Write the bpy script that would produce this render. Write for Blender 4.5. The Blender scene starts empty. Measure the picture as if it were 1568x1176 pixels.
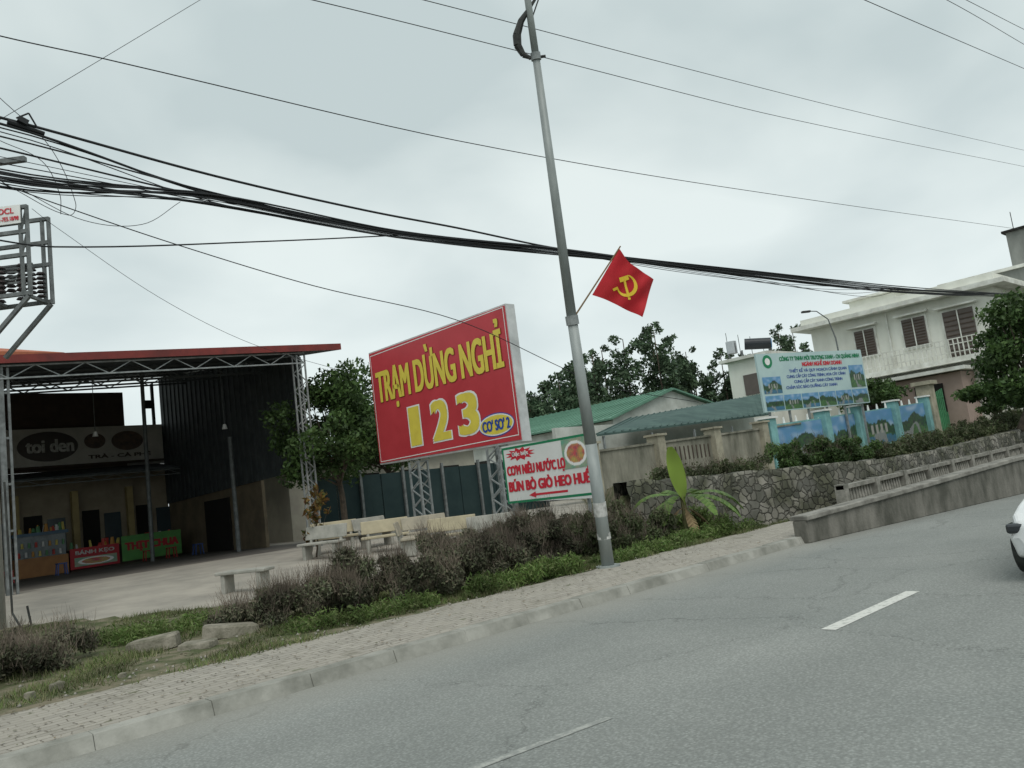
import bpy, math, random
import numpy as np
from mathutils import Vector, Matrix, noise as mnoise
random.seed(7); np.random.seed(7)
scene=bpy.context.scene
COL=bpy.context.collection
def V(*a): return Vector(a)
# ------------------------------------------------------------------ materials
MATS={}
def mat(name,c1,c2=None,scale=4.0,rough=0.8,bump=0.0,bscale=None,metal=0.0,detail=6,lo=.35,hi=.65,streak=None,spec=.3):
    if name in MATS: return MATS[name]
    m=bpy.data.materials.new(name); m.use_nodes=True; nt=m.node_tree; N=nt.nodes; L=nt.links
    p=N["Principled BSDF"]; p.inputs["Roughness"].default_value=rough; p.inputs["Metallic"].default_value=metal
    p.inputs["Specular IOR Level"].default_value=spec
    if c2 is None: c2=tuple(min(1,x*.86) for x in c1)
    tc=N.new("ShaderNodeTexCoord"); mp=N.new("ShaderNodeMapping"); L.new(tc.outputs["Object"],mp.inputs[0])
    if streak: mp.inputs["Scale"].default_value=streak
    n=N.new("ShaderNodeTexNoise"); n.inputs["Scale"].default_value=scale; n.inputs["Detail"].default_value=detail; n.inputs["Roughness"].default_value=.62
    L.new(mp.outputs[0],n.inputs["Vector"])
    r=N.new("ShaderNodeValToRGB"); r.color_ramp.elements[0].position=lo; r.color_ramp.elements[1].position=hi
    r.color_ramp.elements[0].color=(*c2,1); r.color_ramp.elements[1].color=(*c1,1)
    L.new(n.outputs["Fac"],r.inputs[0]); L.new(r.outputs[0],p.inputs["Base Color"])
    if bump:
        n2=N.new("ShaderNodeTexNoise"); n2.inputs["Scale"].default_value=bscale or scale*5; n2.inputs["Detail"].default_value=5
        L.new(tc.outputs["Object"],n2.inputs["Vector"])
        b=N.new("ShaderNodeBump"); b.inputs["Strength"].default_value=bump; b.inputs["Distance"].default_value=.02
        L.new(n2.outputs["Fac"],b.inputs["Height"]); L.new(b.outputs[0],p.inputs["Normal"])
    MATS[name]=m; return m
def leafmat(name,cols,rough=.6,trans=.25):
    if name in MATS: return MATS[name]
    m=bpy.data.materials.new(name); m.use_nodes=True; nt=m.node_tree; N=nt.nodes; L=nt.links
    p=N["Principled BSDF"]; p.inputs["Roughness"].default_value=rough; p.inputs["Specular IOR Level"].default_value=.25
    g=N.new("ShaderNodeNewGeometry"); r=N.new("ShaderNodeValToRGB"); r.color_ramp.interpolation='LINEAR'
    els=r.color_ramp.elements
    while len(els)<len(cols): els.new(.5)
    for i,c in enumerate(cols): els[i].position=i/(len(cols)-1); els[i].color=(*c,1)
    L.new(g.outputs["Random Per Island"],r.inputs[0])
    tc=N.new("ShaderNodeTexCoord"); n=N.new("ShaderNodeTexNoise"); n.inputs["Scale"].default_value=1.1; n.inputs["Detail"].default_value=1; L.new(tc.outputs["Object"],n.inputs["Vector"])
    mr=N.new("ShaderNodeMapRange"); mr.inputs[1].default_value=.35; mr.inputs[2].default_value=.65; mr.inputs[3].default_value=.6; mr.inputs[4].default_value=1.35
    L.new(n.outputs["Fac"],mr.inputs[0])
    mx=N.new("ShaderNodeVectorMath"); mx.operation='SCALE'; L.new(r.outputs[0],mx.inputs[0]); L.new(mr.outputs[0],mx.inputs["Scale"])
    L.new(mx.outputs[0],p.inputs["Base Color"])
    if trans>0:
        t=N.new("ShaderNodeBsdfTranslucent"); L.new(mx.outputs[0],t.inputs[0])
        ms=N.new("ShaderNodeMixShader"); ms.inputs[0].default_value=trans
        L.new(p.outputs[0],ms.inputs[1]); L.new(t.outputs[0],ms.inputs[2]); L.new(ms.outputs[0],N["Material Output"].inputs[0])
    MATS[name]=m; return m
def attrmat(name,rough=.5):
    m=bpy.data.materials.new(name); m.use_nodes=True; nt=m.node_tree; p=nt.nodes["Principled BSDF"]; p.inputs["Roughness"].default_value=rough
    a=nt.nodes.new("ShaderNodeAttribute"); a.attribute_name="Col"; nt.links.new(a.outputs["Color"],p.inputs["Base Color"]); MATS[name]=m; return m
# ------------------------------------------------------------------ builder
class B:
    def __init__(s,name): s.name=name; s.parts={}
    def P(s,part,m):
        if part not in s.parts: s.parts[part]=([],[],m)
        return s.parts[part]
    def poly(s,part,m,pts):
        v,f,_=s.P(part,m); i=len(v); v.extend([tuple(p) for p in pts]); f.append(tuple(range(i,i+len(pts))))
    def hexa(s,part,m,c):
        v,f,_=s.P(part,m); i=len(v); v.extend([tuple(p) for p in c])
        for q in [(3,2,1,0),(4,5,6,7),(0,1,5,4),(1,2,6,5),(2,3,7,6),(3,0,4,7)]: f.append(tuple(i+k for k in q))
    def box(s,part,m,x0,x1,y0,y1,z0,z1):
        s.hexa(part,m,[(x0,y0,z0),(x1,y0,z0),(x1,y1,z0),(x0,y1,z0),(x0,y0,z1),(x1,y0,z1),(x1,y1,z1),(x0,y1,z1)])
    def obox(s,part,m,c,ex,ey,ez):
        c=Vector(c);ex=Vector(ex)/2;ey=Vector(ey)/2;ez=Vector(ez)/2
        s.hexa(part,m,[c-ex-ey-ez,c+ex-ey-ez,c+ex+ey-ez,c-ex+ey-ez,c-ex-ey+ez,c+ex-ey+ez,c+ex+ey+ez,c-ex+ey+ez])
    def beam(s,part,m,p,q,w=.05,h=None):
        p=Vector(p);q=Vector(q);d=(q-p); h=h or w
        up=V(0,0,1) if abs(d.normalized().z)<.95 else V(1,0,0)
        a=d.cross(up).normalized(); b=a.cross(d).normalized()
        s.obox(part,m,(p+q)/2,d,a*w,b*h)
    def tube(s,part,m,p,q,r0,r1=None,n=10):
        r1=r0 if r1 is None else r1
        p=Vector(p);q=Vector(q);d=(q-p).normalized()
        up=V(0,0,1) if abs(d.z)<.95 else V(1,0,0)
        a=d.cross(up).normalized(); b=a.cross(d)
        v,f,_=s.P(part,m); i=len(v)
        for k in range(n):
            t=2*math.pi*k/n; v.append(tuple(p+(a*math.cos(t)+b*math.sin(t))*r0))
        for k in range(n):
            t=2*math.pi*k/n; v.append(tuple(q+(a*math.cos(t)+b*math.sin(t))*r1))
        for k in range(n): f.append((i+k,i+(k+1)%n,i+n+(k+1)%n,i+n+k))
        f.append(tuple(i+k for k in reversed(range(n)))); f.append(tuple(i+n+k for k in range(n)))
    def path(s,part,m,pts,rs,n=8):
        for k in range(len(pts)-1): s.tube(part,m,pts[k],pts[k+1],rs[k],rs[k+1],n)
    def truss(s,part,m,p,q,w,n,r=.03):
        p=Vector(p);q=Vector(q);w=Vector(w)
        s.beam(part,m,p,q,r*1.6); s.beam(part,m,p+w,q+w,r*1.6)
        for k in range(n):
            a=p.lerp(q,k/n); b=p.lerp(q,(k+1)/n)
            if k%2: s.beam(part,m,a+w,b,r)
            else: s.beam(part,m,a,b+w,r)
    def done(s,bevel=0,smooth=()):
        single=len(s.parts)==1
        root=None
        if not single:
            root=bpy.data.objects.new(s.name,None); COL.objects.link(root)
        for pn,(v,f,m) in s.parts.items():
            me=bpy.data.meshes.new(pn); me.from_pydata(v,[],f); me.update(); me.materials.append(m)
            o=bpy.data.objects.new(s.name if single else pn,me); COL.objects.link(o)
            if root: o.parent=root
            if pn in smooth:
                for pl in me.polygons: pl.use_smooth=True
            if bevel:
                b=o.modifiers.new("b",'BEVEL'); b.width=bevel; b.segments=2; b.limit_method='ANGLE'
        s.root=root or o
        return s.root
def npmesh(name,verts,faces,m,parent=None,cols=None):
    me=bpy.data.meshes.new(name); verts=np.asarray(verts,dtype=np.float32); faces=np.asarray(faces,dtype=np.int32)
    k=faces.shape[1]
    me.vertices.add(len(verts)); me.vertices.foreach_set("co",verts.ravel())
    me.loops.add(faces.size); me.loops.foreach_set("vertex_index",faces.ravel())
    me.polygons.add(len(faces)); me.polygons.foreach_set("loop_start",np.arange(0,faces.size,k,dtype=np.int32)); me.polygons.foreach_set("loop_total",np.full(len(faces),k,dtype=np.int32))
    me.update(calc_edges=True); me.validate()
    if cols is not None:
        a=me.color_attributes.new("Col",'FLOAT_COLOR','POINT'); a.data.foreach_set("color",np.asarray(cols,dtype=np.float32).ravel())
    if isinstance(m,(list,tuple)):
        for q in m: me.materials.append(q)
    else: me.materials.append(m)
    o=bpy.data.objects.new(name,me); COL.objects.link(o)
    if parent: o.parent=parent
    return o
def leafquads(pts,L,W,updir=0.0,jit=.4):
    n=len(pts)
    t=np.random.normal(size=(n,3)); t[:,2]+=updir; t/=np.linalg.norm(t,axis=1)[:,None]
    r=np.random.normal(size=(n,3)); b=np.cross(t,r); b/=np.linalg.norm(b,axis=1)[:,None]
    s=np.random.uniform(1-jit,1+jit,(n,1))
    t=t*L*s*.5; b=b*W*s*.5
    v=np.stack([pts-t,pts+b,pts+t,pts-b],1).reshape(-1,3)
    return v,np.arange(4*n).reshape(n,4)
def clump_pts(clumps,n,shell=.6):
    c=np.array(clumps,dtype=float); w=(c[:,3]*c[:,4]*c[:,5])**.66; w/=w.sum()
    idx=np.random.choice(len(c),n,p=w)
    d=np.random.normal(size=(n,3)); d/=np.linalg.norm(d,axis=1)[:,None]
    r=np.random.uniform(0,1,(n,1))**(shell/2+.05)
    r*=np.random.normal(1,.12,(n,1))
    return c[idx,:3]+d*r*c[idx,3:6]
def foliage(name,clumps,n,L,W,m,parent=None,up=0.,shell=.6):
    p=clump_pts(clumps,n,shell); v,f=leafquads(p,L,W,up); return npmesh(name,v,f,m,parent)
def subclumps(c,r,k,fr=(.25,.42)):
    out=[]
    for _ in range(k):
        while 1:
            d=np.random.uniform(-1,1,3)
            if np.linalg.norm(d)<1: break
        s=random.uniform(*fr)
        out.append((c[0]+d[0]*r[0]*.8,c[1]+d[1]*r[1]*.8,c[2]+d[2]*r[2]*.85,r[0]*s,r[1]*s,r[2]*s*.75))
    return out
bark=mat("bark",(.13,.10,.075),(.06,.05,.04),6,.9,.5)
def tree(name,base,c,r,k,n,L,W,m,tr=.14,fr=(.25,.42),up=0.):
    b=B(name); base=Vector(base); top=Vector(c)+V(0,0,-r[2]*.35)
    mid=base.lerp(top,.5)+V(random.uniform(-.15,.15),random.uniform(-.15,.15),0)
    b.path("trunk",bark,[base,mid,top],[tr,tr*.8,tr*.55])
    cl=subclumps(c,r,k,fr)
    for q in cl:
        st=mid.lerp(top,random.uniform(.2,1)); en=Vector(q[:3]); kn=st.lerp(en,.5)+V(0,0,-.1*r[2]*random.random())
        b.path("limbs",bark,[st,kn,en],[tr*.35,tr*.22,tr*.06],5)
    root=b.done()
    foliage("leaves",cl,n,L,W,m,root,up)
    return root
# ------------------------------------------------------------------ camera
th=math.radians(46.5);pitch=math.radians(7.3);roll=math.radians(7.3)
F=V(math.cos(th)*math.cos(pitch),math.sin(th)*math.cos(pitch),math.sin(pitch)); R=V(math.sin(th),-math.cos(th),0); U=R.cross(F)
ix=R*math.cos(roll)-U*math.sin(roll); iy=R*math.sin(roll)+U*math.cos(roll)
cam=bpy.data.cameras.new("camera"); cam.sensor_width=36; cam.lens=36*1230/1568; cam.clip_end=3000; cam.clip_start=.05
co=bpy.data.objects.new("camera",cam); COL.objects.link(co)
M=Matrix((ix,iy,-F)).transposed().to_4x4(); M.translation=V(0,0,1.7); co.matrix_world=M
scene.camera=co
scene.view_settings.view_transform='Standard'; scene.view_settings.look='None'; scene.view_settings.exposure=0
# ------------------------------------------------------------------ world + sun
w=bpy.data.worlds.new("World"); scene.world=w; w.use_nodes=True; nt=w.node_tree; N=nt.nodes; L=nt.links
bg=N["Background"]
sky=N.new("ShaderNodeTexSky"); sky.sky_type='NISHITA'; sky.sun_disc=False; sky.sun_elevation=math.radians(58)
tc=N.new("ShaderNodeTexCoord"); sep=N.new("ShaderNodeSeparateXYZ"); L.new(tc.outputs["Generated"],sep.inputs[0])
add=N.new("ShaderNodeMath"); add.operation='ADD'; add.inputs[1].default_value=.28; ab=N.new("ShaderNodeMath"); ab.operation='ABSOLUTE'
L.new(sep.outputs[2],ab.inputs[0]); L.new(ab.outputs[0],add.inputs[0])
dx=N.new("ShaderNodeMath"); dx.operation='DIVIDE'; dy=N.new("ShaderNodeMath"); dy.operation='DIVIDE'
L.new(sep.outputs[0],dx.inputs[0]); L.new(add.outputs[0],dx.inputs[1]); L.new(sep.outputs[1],dy.inputs[0]); L.new(add.outputs[0],dy.inputs[1])
cmb=N.new("ShaderNodeCombineXYZ"); L.new(dx.outputs[0],cmb.inputs[0]); L.new(dy.outputs[0],cmb.inputs[1])
nz=N.new("ShaderNodeTexNoise"); nz.inputs["Scale"].default_value=1.6; nz.inputs["Detail"].default_value=5; nz.inputs["Roughness"].default_value=.42; nz.inputs["Distortion"].default_value=.25
L.new(cmb.outputs[0],nz.inputs["Vector"])
cr=N.new("ShaderNodeValToRGB"); cr.color_ramp.elements[0].position=.38; cr.color_ramp.elements[1].position=.60
cr.color_ramp.elements[0].color=(.57,.66,.665,1); cr.color_ramp.elements[1].color=(.82,.90,.885,1)
L.new(nz.outputs["Fac"],cr.inputs[0])
hz=N.new("ShaderNodeMapRange"); hz.inputs[1].default_value=0; hz.inputs[2].default_value=.4; hz.inputs[3].default_value=.85; hz.inputs[4].default_value=0
L.new(sep.outputs[2],hz.inputs[0])
mh=N.new("ShaderNodeMixRGB"); L.new(hz.outputs[0],mh.inputs[0]); L.new(cr.outputs[0],mh.inputs[1]); mh.inputs[2].default_value=(.83,.92,.92,1)
sk=N.new("ShaderNodeVectorMath"); sk.operation='SCALE'; sk.inputs["Scale"].default_value=.1; L.new(sky.outputs[0],sk.inputs[0])
mx=N.new("ShaderNodeMixRGB"); mx.inputs[0].default_value=.05; L.new(mh.outputs[0],mx.inputs[1]); L.new(sk.outputs[0],mx.inputs[2])
L.new(mx.outputs[0],bg.inputs[0]); bg.inputs[1].default_value=1.0
sd=bpy.data.lights.new("sun",'SUN'); sd.energy=1.5; sd.angle=math.radians(35); sd.color=(1,.97,.92)
so=bpy.data.objects.new("sun",sd); COL.objects.link(so)
az=math.radians(-122); el=math.radians(55)
sv=V(math.cos(az)*math.cos(el),math.sin(az)*math.cos(el),math.sin(el)); so.rotation_euler=sv.to_track_quat('Z','Y').to_euler()
sky.sun_rotation=math.radians(90)-az; sky.sun_elevation=el
# ------------------------------------------------------------------ ground
def sm(t): t=min(1,max(0,t)); return t*t*(3-2*t)
def zr(x): return float(np.interp(x,[13,24,30,45,65],[1.5,1.1,1.15,1.7,1.9]))
def raised(x,y):
    if y<9: return -1
    yy=float(np.interp(x,[13.7,18,22,30,60],[11.8,11.8,10.1,9.8,9.8]))
    return min(y-yy,(x-(13.9+(max(y,12)-12)*1.05)))
def H(x,y):
    base=.115+.5*sm((y-12)/12)
    if y>24: base=.615
    if x>16 and y<12: base=.115-.5*sm((x-16)/3)*sm((y-9.7)/.5)
    k=raised(x,y)
    if k>0:
        t=sm(k/.35); base=base*(1-t)+zr(x)*t
    return base+(.035*mnoise.noise(V(x*1.1,y*1.1,0))+.02*mnoise.noise(V(x*4,y*4,0)))*(1 if 9.9<y<15 else .2)
soil=mat("verge_soil",(.19,.165,.115),(.07,.085,.035),3.2,.95,.8,40,lo=.42,hi=.62)
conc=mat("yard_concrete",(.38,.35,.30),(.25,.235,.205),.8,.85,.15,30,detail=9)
flo=mat("shaded_floor",(.17,.155,.135),(.11,.10,.09),.9,.8,.1,20)  # floor colour itself darkened to paint in the shade under the roof
earth=mat("field_ground",(.13,.13,.07),(.08,.09,.04),.5,.95)
g=B("ground"); g.poly("g",earth,[(-900,-900,-.55),(900,-900,-.55),(900,900,-.55),(-900,900,-.55)]); g.done()
xs=np.arange(-40,100,.4); ys=np.concatenate([np.arange(9.55,30,.25),np.arange(30,75,1.5)])
vv=[(x,y,H(x,y)) for y in ys for x in xs]; nx=len(xs); ff=[];mi=[]
ye=lambda x: float(np.interp(x,[-5,3,5,6,8,10,14],[18.2,17.7,15.9,15.2,14.6,14.0,13.6]))
for j in range(len(ys)-1):
    for i in range(nx-1):
        ff.append((j*nx+i,j*nx+i+1,(j+1)*nx+i+1,(j+1)*nx+i))
        x=xs[i];y=ys[j]
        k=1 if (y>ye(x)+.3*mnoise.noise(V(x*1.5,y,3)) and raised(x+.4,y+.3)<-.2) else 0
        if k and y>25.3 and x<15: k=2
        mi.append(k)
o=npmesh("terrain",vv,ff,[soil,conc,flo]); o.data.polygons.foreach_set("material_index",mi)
for p in o.data.polygons: p.use_smooth=True
# road
def roadmat():
    m=bpy.data.materials.new("asphalt"); m.use_nodes=True; nt=m.node_tree;N=nt.nodes;L=nt.links;p=N["Principled BSDF"]
    p.inputs["Roughness"].default_value=.9; p.inputs["Specular IOR Level"].default_value=.25
    tc=N.new("ShaderNodeTexCoord")
    def nz(sc,d,scale=None,rg=.5):
        n=N.new("ShaderNodeTexNoise"); n.inputs["Scale"].default_value=sc; n.inputs["Detail"].default_value=d; n.inputs["Roughness"].default_value=rg
        if scale:
            mp=N.new("ShaderNodeMapping"); mp.inputs["Scale"].default_value=scale; L.new(tc.outputs["Object"],mp.inputs[0]); L.new(mp.outputs[0],n.inputs["Vector"])
        else: L.new(tc.outputs["Object"],n.inputs["Vector"])
        return n
    a=nz(.35,7,None,.6); b=nz(.7,3,(.06,1.0,1)); c=nz(45,5,None,.8); vo=N.new("ShaderNodeTexVoronoi"); vo.inputs["Scale"].default_value=38; L.new(tc.outputs["Object"],vo.inputs["Vector"])
    r=N.new("ShaderNodeValToRGB"); r.color_ramp.elements[0].position=.3; r.color_ramp.elements[1].position=.7
    r.color_ramp.elements[0].color=(.215,.228,.215,1); r.color_ramp.elements[1].color=(.275,.285,.268,1); L.new(a.outputs[0],r.inputs[0])
    def mul(x,fac,lo,hi,a0=.3,a1=.7):
        mr=N.new("ShaderNodeMapRange"); mr.inputs[1].default_value=a0; mr.inputs[2].default_value=a1; mr.inputs[3].default_value=lo; mr.inputs[4].default_value=hi
        L.new(fac,mr.inputs[0]); s=N.new("ShaderNodeVectorMath"); s.operation='SCALE'; L.new(x,s.inputs[0]); L.new(mr.outputs[0],s.inputs["Scale"]); return s.outputs[0]
    x=mul(r.outputs[0],b.outputs[0],.91,1.08); x=mul(x,c.outputs[0],.7,1.28); x=mul(x,vo.outputs["Distance"],1.25,.85,.0,.6)
    # crack network, sparse
    vc=N.new("ShaderNodeTexVoronoi"); vc.feature='DISTANCE_TO_EDGE'; vc.inputs["Scale"].default_value=.32
    nd=nz(1.3,6,None,.7); mv=N.new("ShaderNodeVectorMath"); mv.operation='MULTIPLY_ADD'; mv.inputs[1].default_value=(1.2,1.2,0); L.new(nd.outputs["Color"],mv.inputs[0]); L.new(tc.outputs["Object"],mv.inputs[2]); L.new(mv.outputs[0],vc.inputs["Vector"])
    x=mul(x,vc.outputs["Distance"],.72,1.0,.001,.006)
    sp=N.new("ShaderNodeSeparateXYZ"); L.new(tc.outputs["Object"],sp.inputs[0]); mr=N.new("ShaderNodeMapRange"); mr.inputs[1].default_value=6.6; mr.inputs[2].default_value=7.5; mr.inputs[3].default_value=0; mr.inputs[4].default_value=.55
    L.new(sp.outputs[1],mr.inputs[0]); md=N.new("ShaderNodeMixRGB"); L.new(mr.outputs[0],md.inputs[0]); L.new(x,md.inputs[1]); md.inputs[2].default_value=(.29,.28,.245,1)
    L.new(md.outputs[0],p.inputs["Base Color"])
    bp=N.new("ShaderNodeBump"); bp.inputs["Strength"].default_value=.35; bp.inputs["Distance"].default_value=.006; L.new(c.outputs[0],bp.inputs["Height"]); L.new(bp.outputs[0],p.inputs["Normal"])
    return m
rd=B("road"); rd.poly("r",roadmat(),[(-300,-14,0),(500,-14,0),(500,7.62,0),(-300,7.62,0)]); rd.done()
sh=B("roadside_ground"); sh.poly("r",soil,[(-300,-80,-.01),(500,-80,-.01),(500,-13.9,-.01),(-300,-13.9,-.01)]); sh.done()
paint=mat("worn_road_paint",(.60,.60,.56),(.33,.34,.31),16,.7,lo=.3,hi=.5)
paint2=mat("faded_road_paint",(.36,.37,.34),(.25,.26,.245),14,.85,lo=.5,hi=.6)
mk=B("lane_marking")
for k in range(-4,12):
    x0=7.36+k*8.2
    mk.poly("dashes",paint,[(x0,3.80,.004),(x0+2,3.78,.004),(x0+2,3.93,.004),(x0,3.95,.004)])
mk.poly("faded_dash",paint2,[(2.2,4.28,.004),(4.4,4.04,.004),(4.4,4.11,.004),(2.2,4.37,.004)])
mk.done()
# kerb
kc=mat("kerb_concrete",(.35,.345,.31),(.19,.19,.165),2.4,.9,.3,25,detail=9)
kb=B("kerb"); x=-30
while x<14.05:
    j=random.uniform(-.006,.006); z=.125+random.uniform(-.006,.006); l=.996
    kb.hexa("k",kc,[(x,7.585+j,-.05),(x+l,7.585+j,-.05),(x+l,7.82,-.05),(x,7.82,-.05),(x,7.66+j,z),(x+l,7.66+j,z),(x+l,7.82,z+.005),(x,7.82,z+.005)])
    x+=1.0
kb.done(bevel=.005)
def pavemat():
    m=bpy.data.materials.new("paver"); m.use_nodes=True; nt=m.node_tree;N=nt.nodes;L=nt.links;p=N["Principled BSDF"]; p.inputs["Roughness"].default_value=.9
    tc=N.new("ShaderNodeTexCoord"); n0=N.new("ShaderNodeTexNoise"); n0.inputs["Scale"].default_value=7; L.new(tc.outputs["Object"],n0.inputs["Vector"])
    mxv=N.new("ShaderNodeVectorMath"); mxv.operation='MULTIPLY_ADD'; mxv.inputs[1].default_value=(.09,.09,0); L.new(n0.outputs["Color"],mxv.inputs[0]); L.new(tc.outputs["Object"],mxv.inputs[2])
    br=N.new("ShaderNodeTexBrick"); br.inputs["Scale"].default_value=1; br.inputs["Brick Width"].default_value=.23; br.inputs["Row Height"].default_value=.12; br.inputs["Mortar Size"].default_value=.008; br.inputs["Mortar Smooth"].default_value=.4
    br.inputs["Color1"].default_value=(.35,.325,.28,1); br.inputs["Color2"].default_value=(.28,.26,.225,1); br.inputs["Mortar"].default_value=(.14,.125,.10,1); L.new(mxv.outputs[0],br.inputs["Vector"])
    def blend(prev,loc,sc,a,b,col,fac=1.0):
        mp=N.new("ShaderNodeMapping"); mp.inputs["Location"].default_value=loc; L.new(tc.outputs["Object"],mp.inputs[0])
        n=N.new("ShaderNodeTexNoise"); n.inputs["Scale"].default_value=sc; n.inputs["Detail"].default_value=8; n.inputs["Roughness"].default_value=.72; L.new(mp.outputs[0],n.inputs["Vector"])
        r=N.new("ShaderNodeValToRGB"); r.color_ramp.elements[0].position=a; r.color_ramp.elements[1].position=b; r.color_ramp.elements[1].color=(fac,fac,fac,1); L.new(n.outputs[0],r.inputs[0])
        q=N.new("ShaderNodeMixRGB"); L.new(r.outputs[0],q.inputs[0]); L.new(prev,q.inputs[1]); q.inputs[2].default_value=(*col,1); return q.outputs[0]
    x=blend(br.outputs["Color"],(0,0,0),1.3,.46,.64,(.32,.295,.25),.75)
    x=blend(x,(7,3,1),1.1,.56,.66,(.18,.165,.13),.8)
    x=blend(x,(3,9,4),2.9,.60,.68,(.085,.095,.04),.9)
    L.new(x,p.inputs["Base Color"])
    b=N.new("ShaderNodeBump"); b.inputs["Strength"].default_value=.5; b.inputs["Distance"].default_value=.01; L.new(br.outputs["Fac"],b.inputs["Height"]); b.invert=True; L.new(b.outputs[0],p.inputs["Normal"])
    return m
pv=B("pavement"); pm_=pavemat(); pts=[(-60,7.815,.124),(70,7.815,.124),(70,9.7,.128)]
x=40.0
while x>-30: pts.append((x,9.62+.13*mnoise.noise(V(x*1.7,1,5))+.06*mnoise.noise(V(x*6,1,5)),.131)); x-=.15
pts.append((-60,9.7,.128)); pv.poly("p",pm_,pts); pv.done()
# ------------------------------------------------------------------ bridge parapet, balustrade, stone wall
pc=mat("parapet_concrete",(.21,.20,.175),(.075,.075,.062),2.2,.92,.5,20,streak=(1,1,.35),detail=9)
pp=B("bridge_parapet"); PL=[(14.1,7.5,0,.50),(18,6.85,0,.67),(22,6.2,0,.87),(28,5.5,0,1.0),(40,4.9,0,1.1)]
for a,b in zip(PL[:-1],PL[1:]):
    d=V(b[0]-a[0],b[1]-a[1],0).normalized(); n=V(-d.y,d.x,0)*.3
    A=V(a[0],a[1],0);Bq=V(b[0],b[1],0); zu=V(0,0,1)
    pp.hexa("wall",pc,[A,Bq,Bq+n,A+n,A+zu*(a[3]-.09),Bq+zu*(b[3]-.09),Bq+n+zu*(b[3]-.09),A+n+zu*(a[3]-.09)])
    q=-n*.17
    pp.hexa("coping",mat("coping_concrete",(.29,.28,.25),(.13,.125,.11),3,.9,.3),[A+q+zu*(a[3]-.088),Bq+q+zu*(b[3]-.088),Bq+n-q+zu*(b[3]-.088),A+n-q+zu*(a[3]-.088),A+q+zu*a[3],Bq+q+zu*b[3],Bq+n-q+zu*b[3],A+n-q+zu*a[3]])
pp.done(bevel=.015)
bc=mat("baluster_concrete",(.30,.29,.26),(.15,.15,.13),4,.9,.3)
bl=B("balustrade"); x0,x1=19.9,40; zt=lambda x: .70+(x-19.9)*.012; zb=lambda x: -.02+(x-19.9)*.012
bl.hexa("rails",bc,[(x0,9.42,zt(x0)-.1),(x1,9.42,zt(x1)-.1),(x1,9.62,zt(x1)-.1),(x0,9.62,zt(x0)-.1),(x0,9.42,zt(x0)),(x1,9.42,zt(x1)),(x1,9.62,zt(x1)),(x0,9.62,zt(x0))])
bl.hexa("plinth",bc,[(x0,9.40,-.4),(x1,9.40,-.4),(x1,9.64,-.4),(x0,9.64,-.4),(x0,9.40,zb(x0)+.15),(x1,9.40,zb(x1)+.15),(x1,9.64,zb(x1)+.15),(x0,9.64,zb(x0)+.15)])
x=x0
while x<x1:
    bl.box("posts",bc,x,x+.22,9.39,9.66,-.3,zt(x)+.03)
    for k in range(9):
        xx=x+.36+k*.17
        bl.tube("balusters",bc,(xx,9.52,zb(x)+.15),(xx,9.52,zb(x)+.35),.035,.06,6); bl.tube("balusters",bc,(xx,9.52,zb(x)+.35),(xx,9.52,zt(x)-.1),.06,.03,6)
    x+=1.9
bl.done()
def stonemat():
    m=bpy.data.materials.new("rubble_stone"); m.use_nodes=True; nt=m.node_tree;N=nt.nodes;L=nt.links;p=N["Principled BSDF"]; p.inputs["Roughness"].default_value=.9
    tc=N.new("ShaderNodeTexCoord"); v1=N.new("ShaderNodeTexVoronoi"); v1.feature='DISTANCE_TO_EDGE'; v2=N.new("ShaderNodeTexVoronoi")
    n0=N.new("ShaderNodeTexNoise"); n0.inputs["Scale"].default_value=5; L.new(tc.outputs["Object"],n0.inputs["Vector"])
    mv=N.new("ShaderNodeVectorMath"); mv.operation='MULTIPLY_ADD'; mv.inputs[1].default_value=(.16,.16,.16); L.new(n0.outputs["Color"],mv.inputs[0]); L.new(tc.outputs["Object"],mv.inputs[2])
    for q in (v1,v2): q.inputs["Scale"].default_value=4.8; L.new(mv.outputs[0],q.inputs["Vector"])
    r=N.new("ShaderNodeValToRGB"); r.color_ramp.elements[0].position=.02; r.color_ramp.elements[1].position=.10; L.new(v1.outputs["Distance"],r.inputs[0])
    bw=N.new("ShaderNodeSeparateXYZ"); L.new(v2.outputs["Color"],bw.inputs[0])
    r2=N.new("ShaderNodeValToRGB"); r2.color_ramp.elements[0].color=(.10,.10,.085,1); r2.color_ramp.elements[1].color=(.27,.255,.22,1); L.new(bw.outputs[0],r2.inputs[0])
    mx=N.new("ShaderNodeMixRGB"); L.new(r.outputs[0],mx.inputs[0]); mx.inputs[1].default_value=(.07,.067,.055,1); L.new(r2.outputs[0],mx.inputs[2])
    n=N.new("ShaderNodeTexNoise"); n.inputs["Scale"].default_value=1.3; n.inputs["Detail"].default_value=8; L.new(tc.outputs["Object"],n.inputs["Vector"])
    r3=N.new("ShaderNodeValToRGB"); r3.color_ramp.elements[0].position=.4; r3.color_ramp.elements[0].color=(.40,.43,.33,1); r3.color_ramp.elements[1].position=.62; L.new(n.outputs[0],r3.inputs[0])
    m2=N.new("ShaderNodeMixRGB"); m2.blend_type='MULTIPLY'; m2.inputs[0].default_value=1; L.new(mx.outputs[0],m2.inputs[1]); L.new(r3.outputs[0],m2.inputs[2])
    L.new(m2.outputs[0],p.inputs["Base Color"])
    b=N.new("ShaderNodeBump"); b.inputs["Strength"].default_value=.7; b.inputs["Distance"].default_value=.04; L.new(r.outputs[0],b.inputs["Height"]); L.new(b.outputs[0],p.inputs["Normal"])
    return m
stone=stonemat()
SP=[(14.3,11.75),(18,11.65),(20,10.8),(22,10.0),(26,9.9),(40,9.85)]
vs=[];fs=[]; cols_=[]
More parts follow.
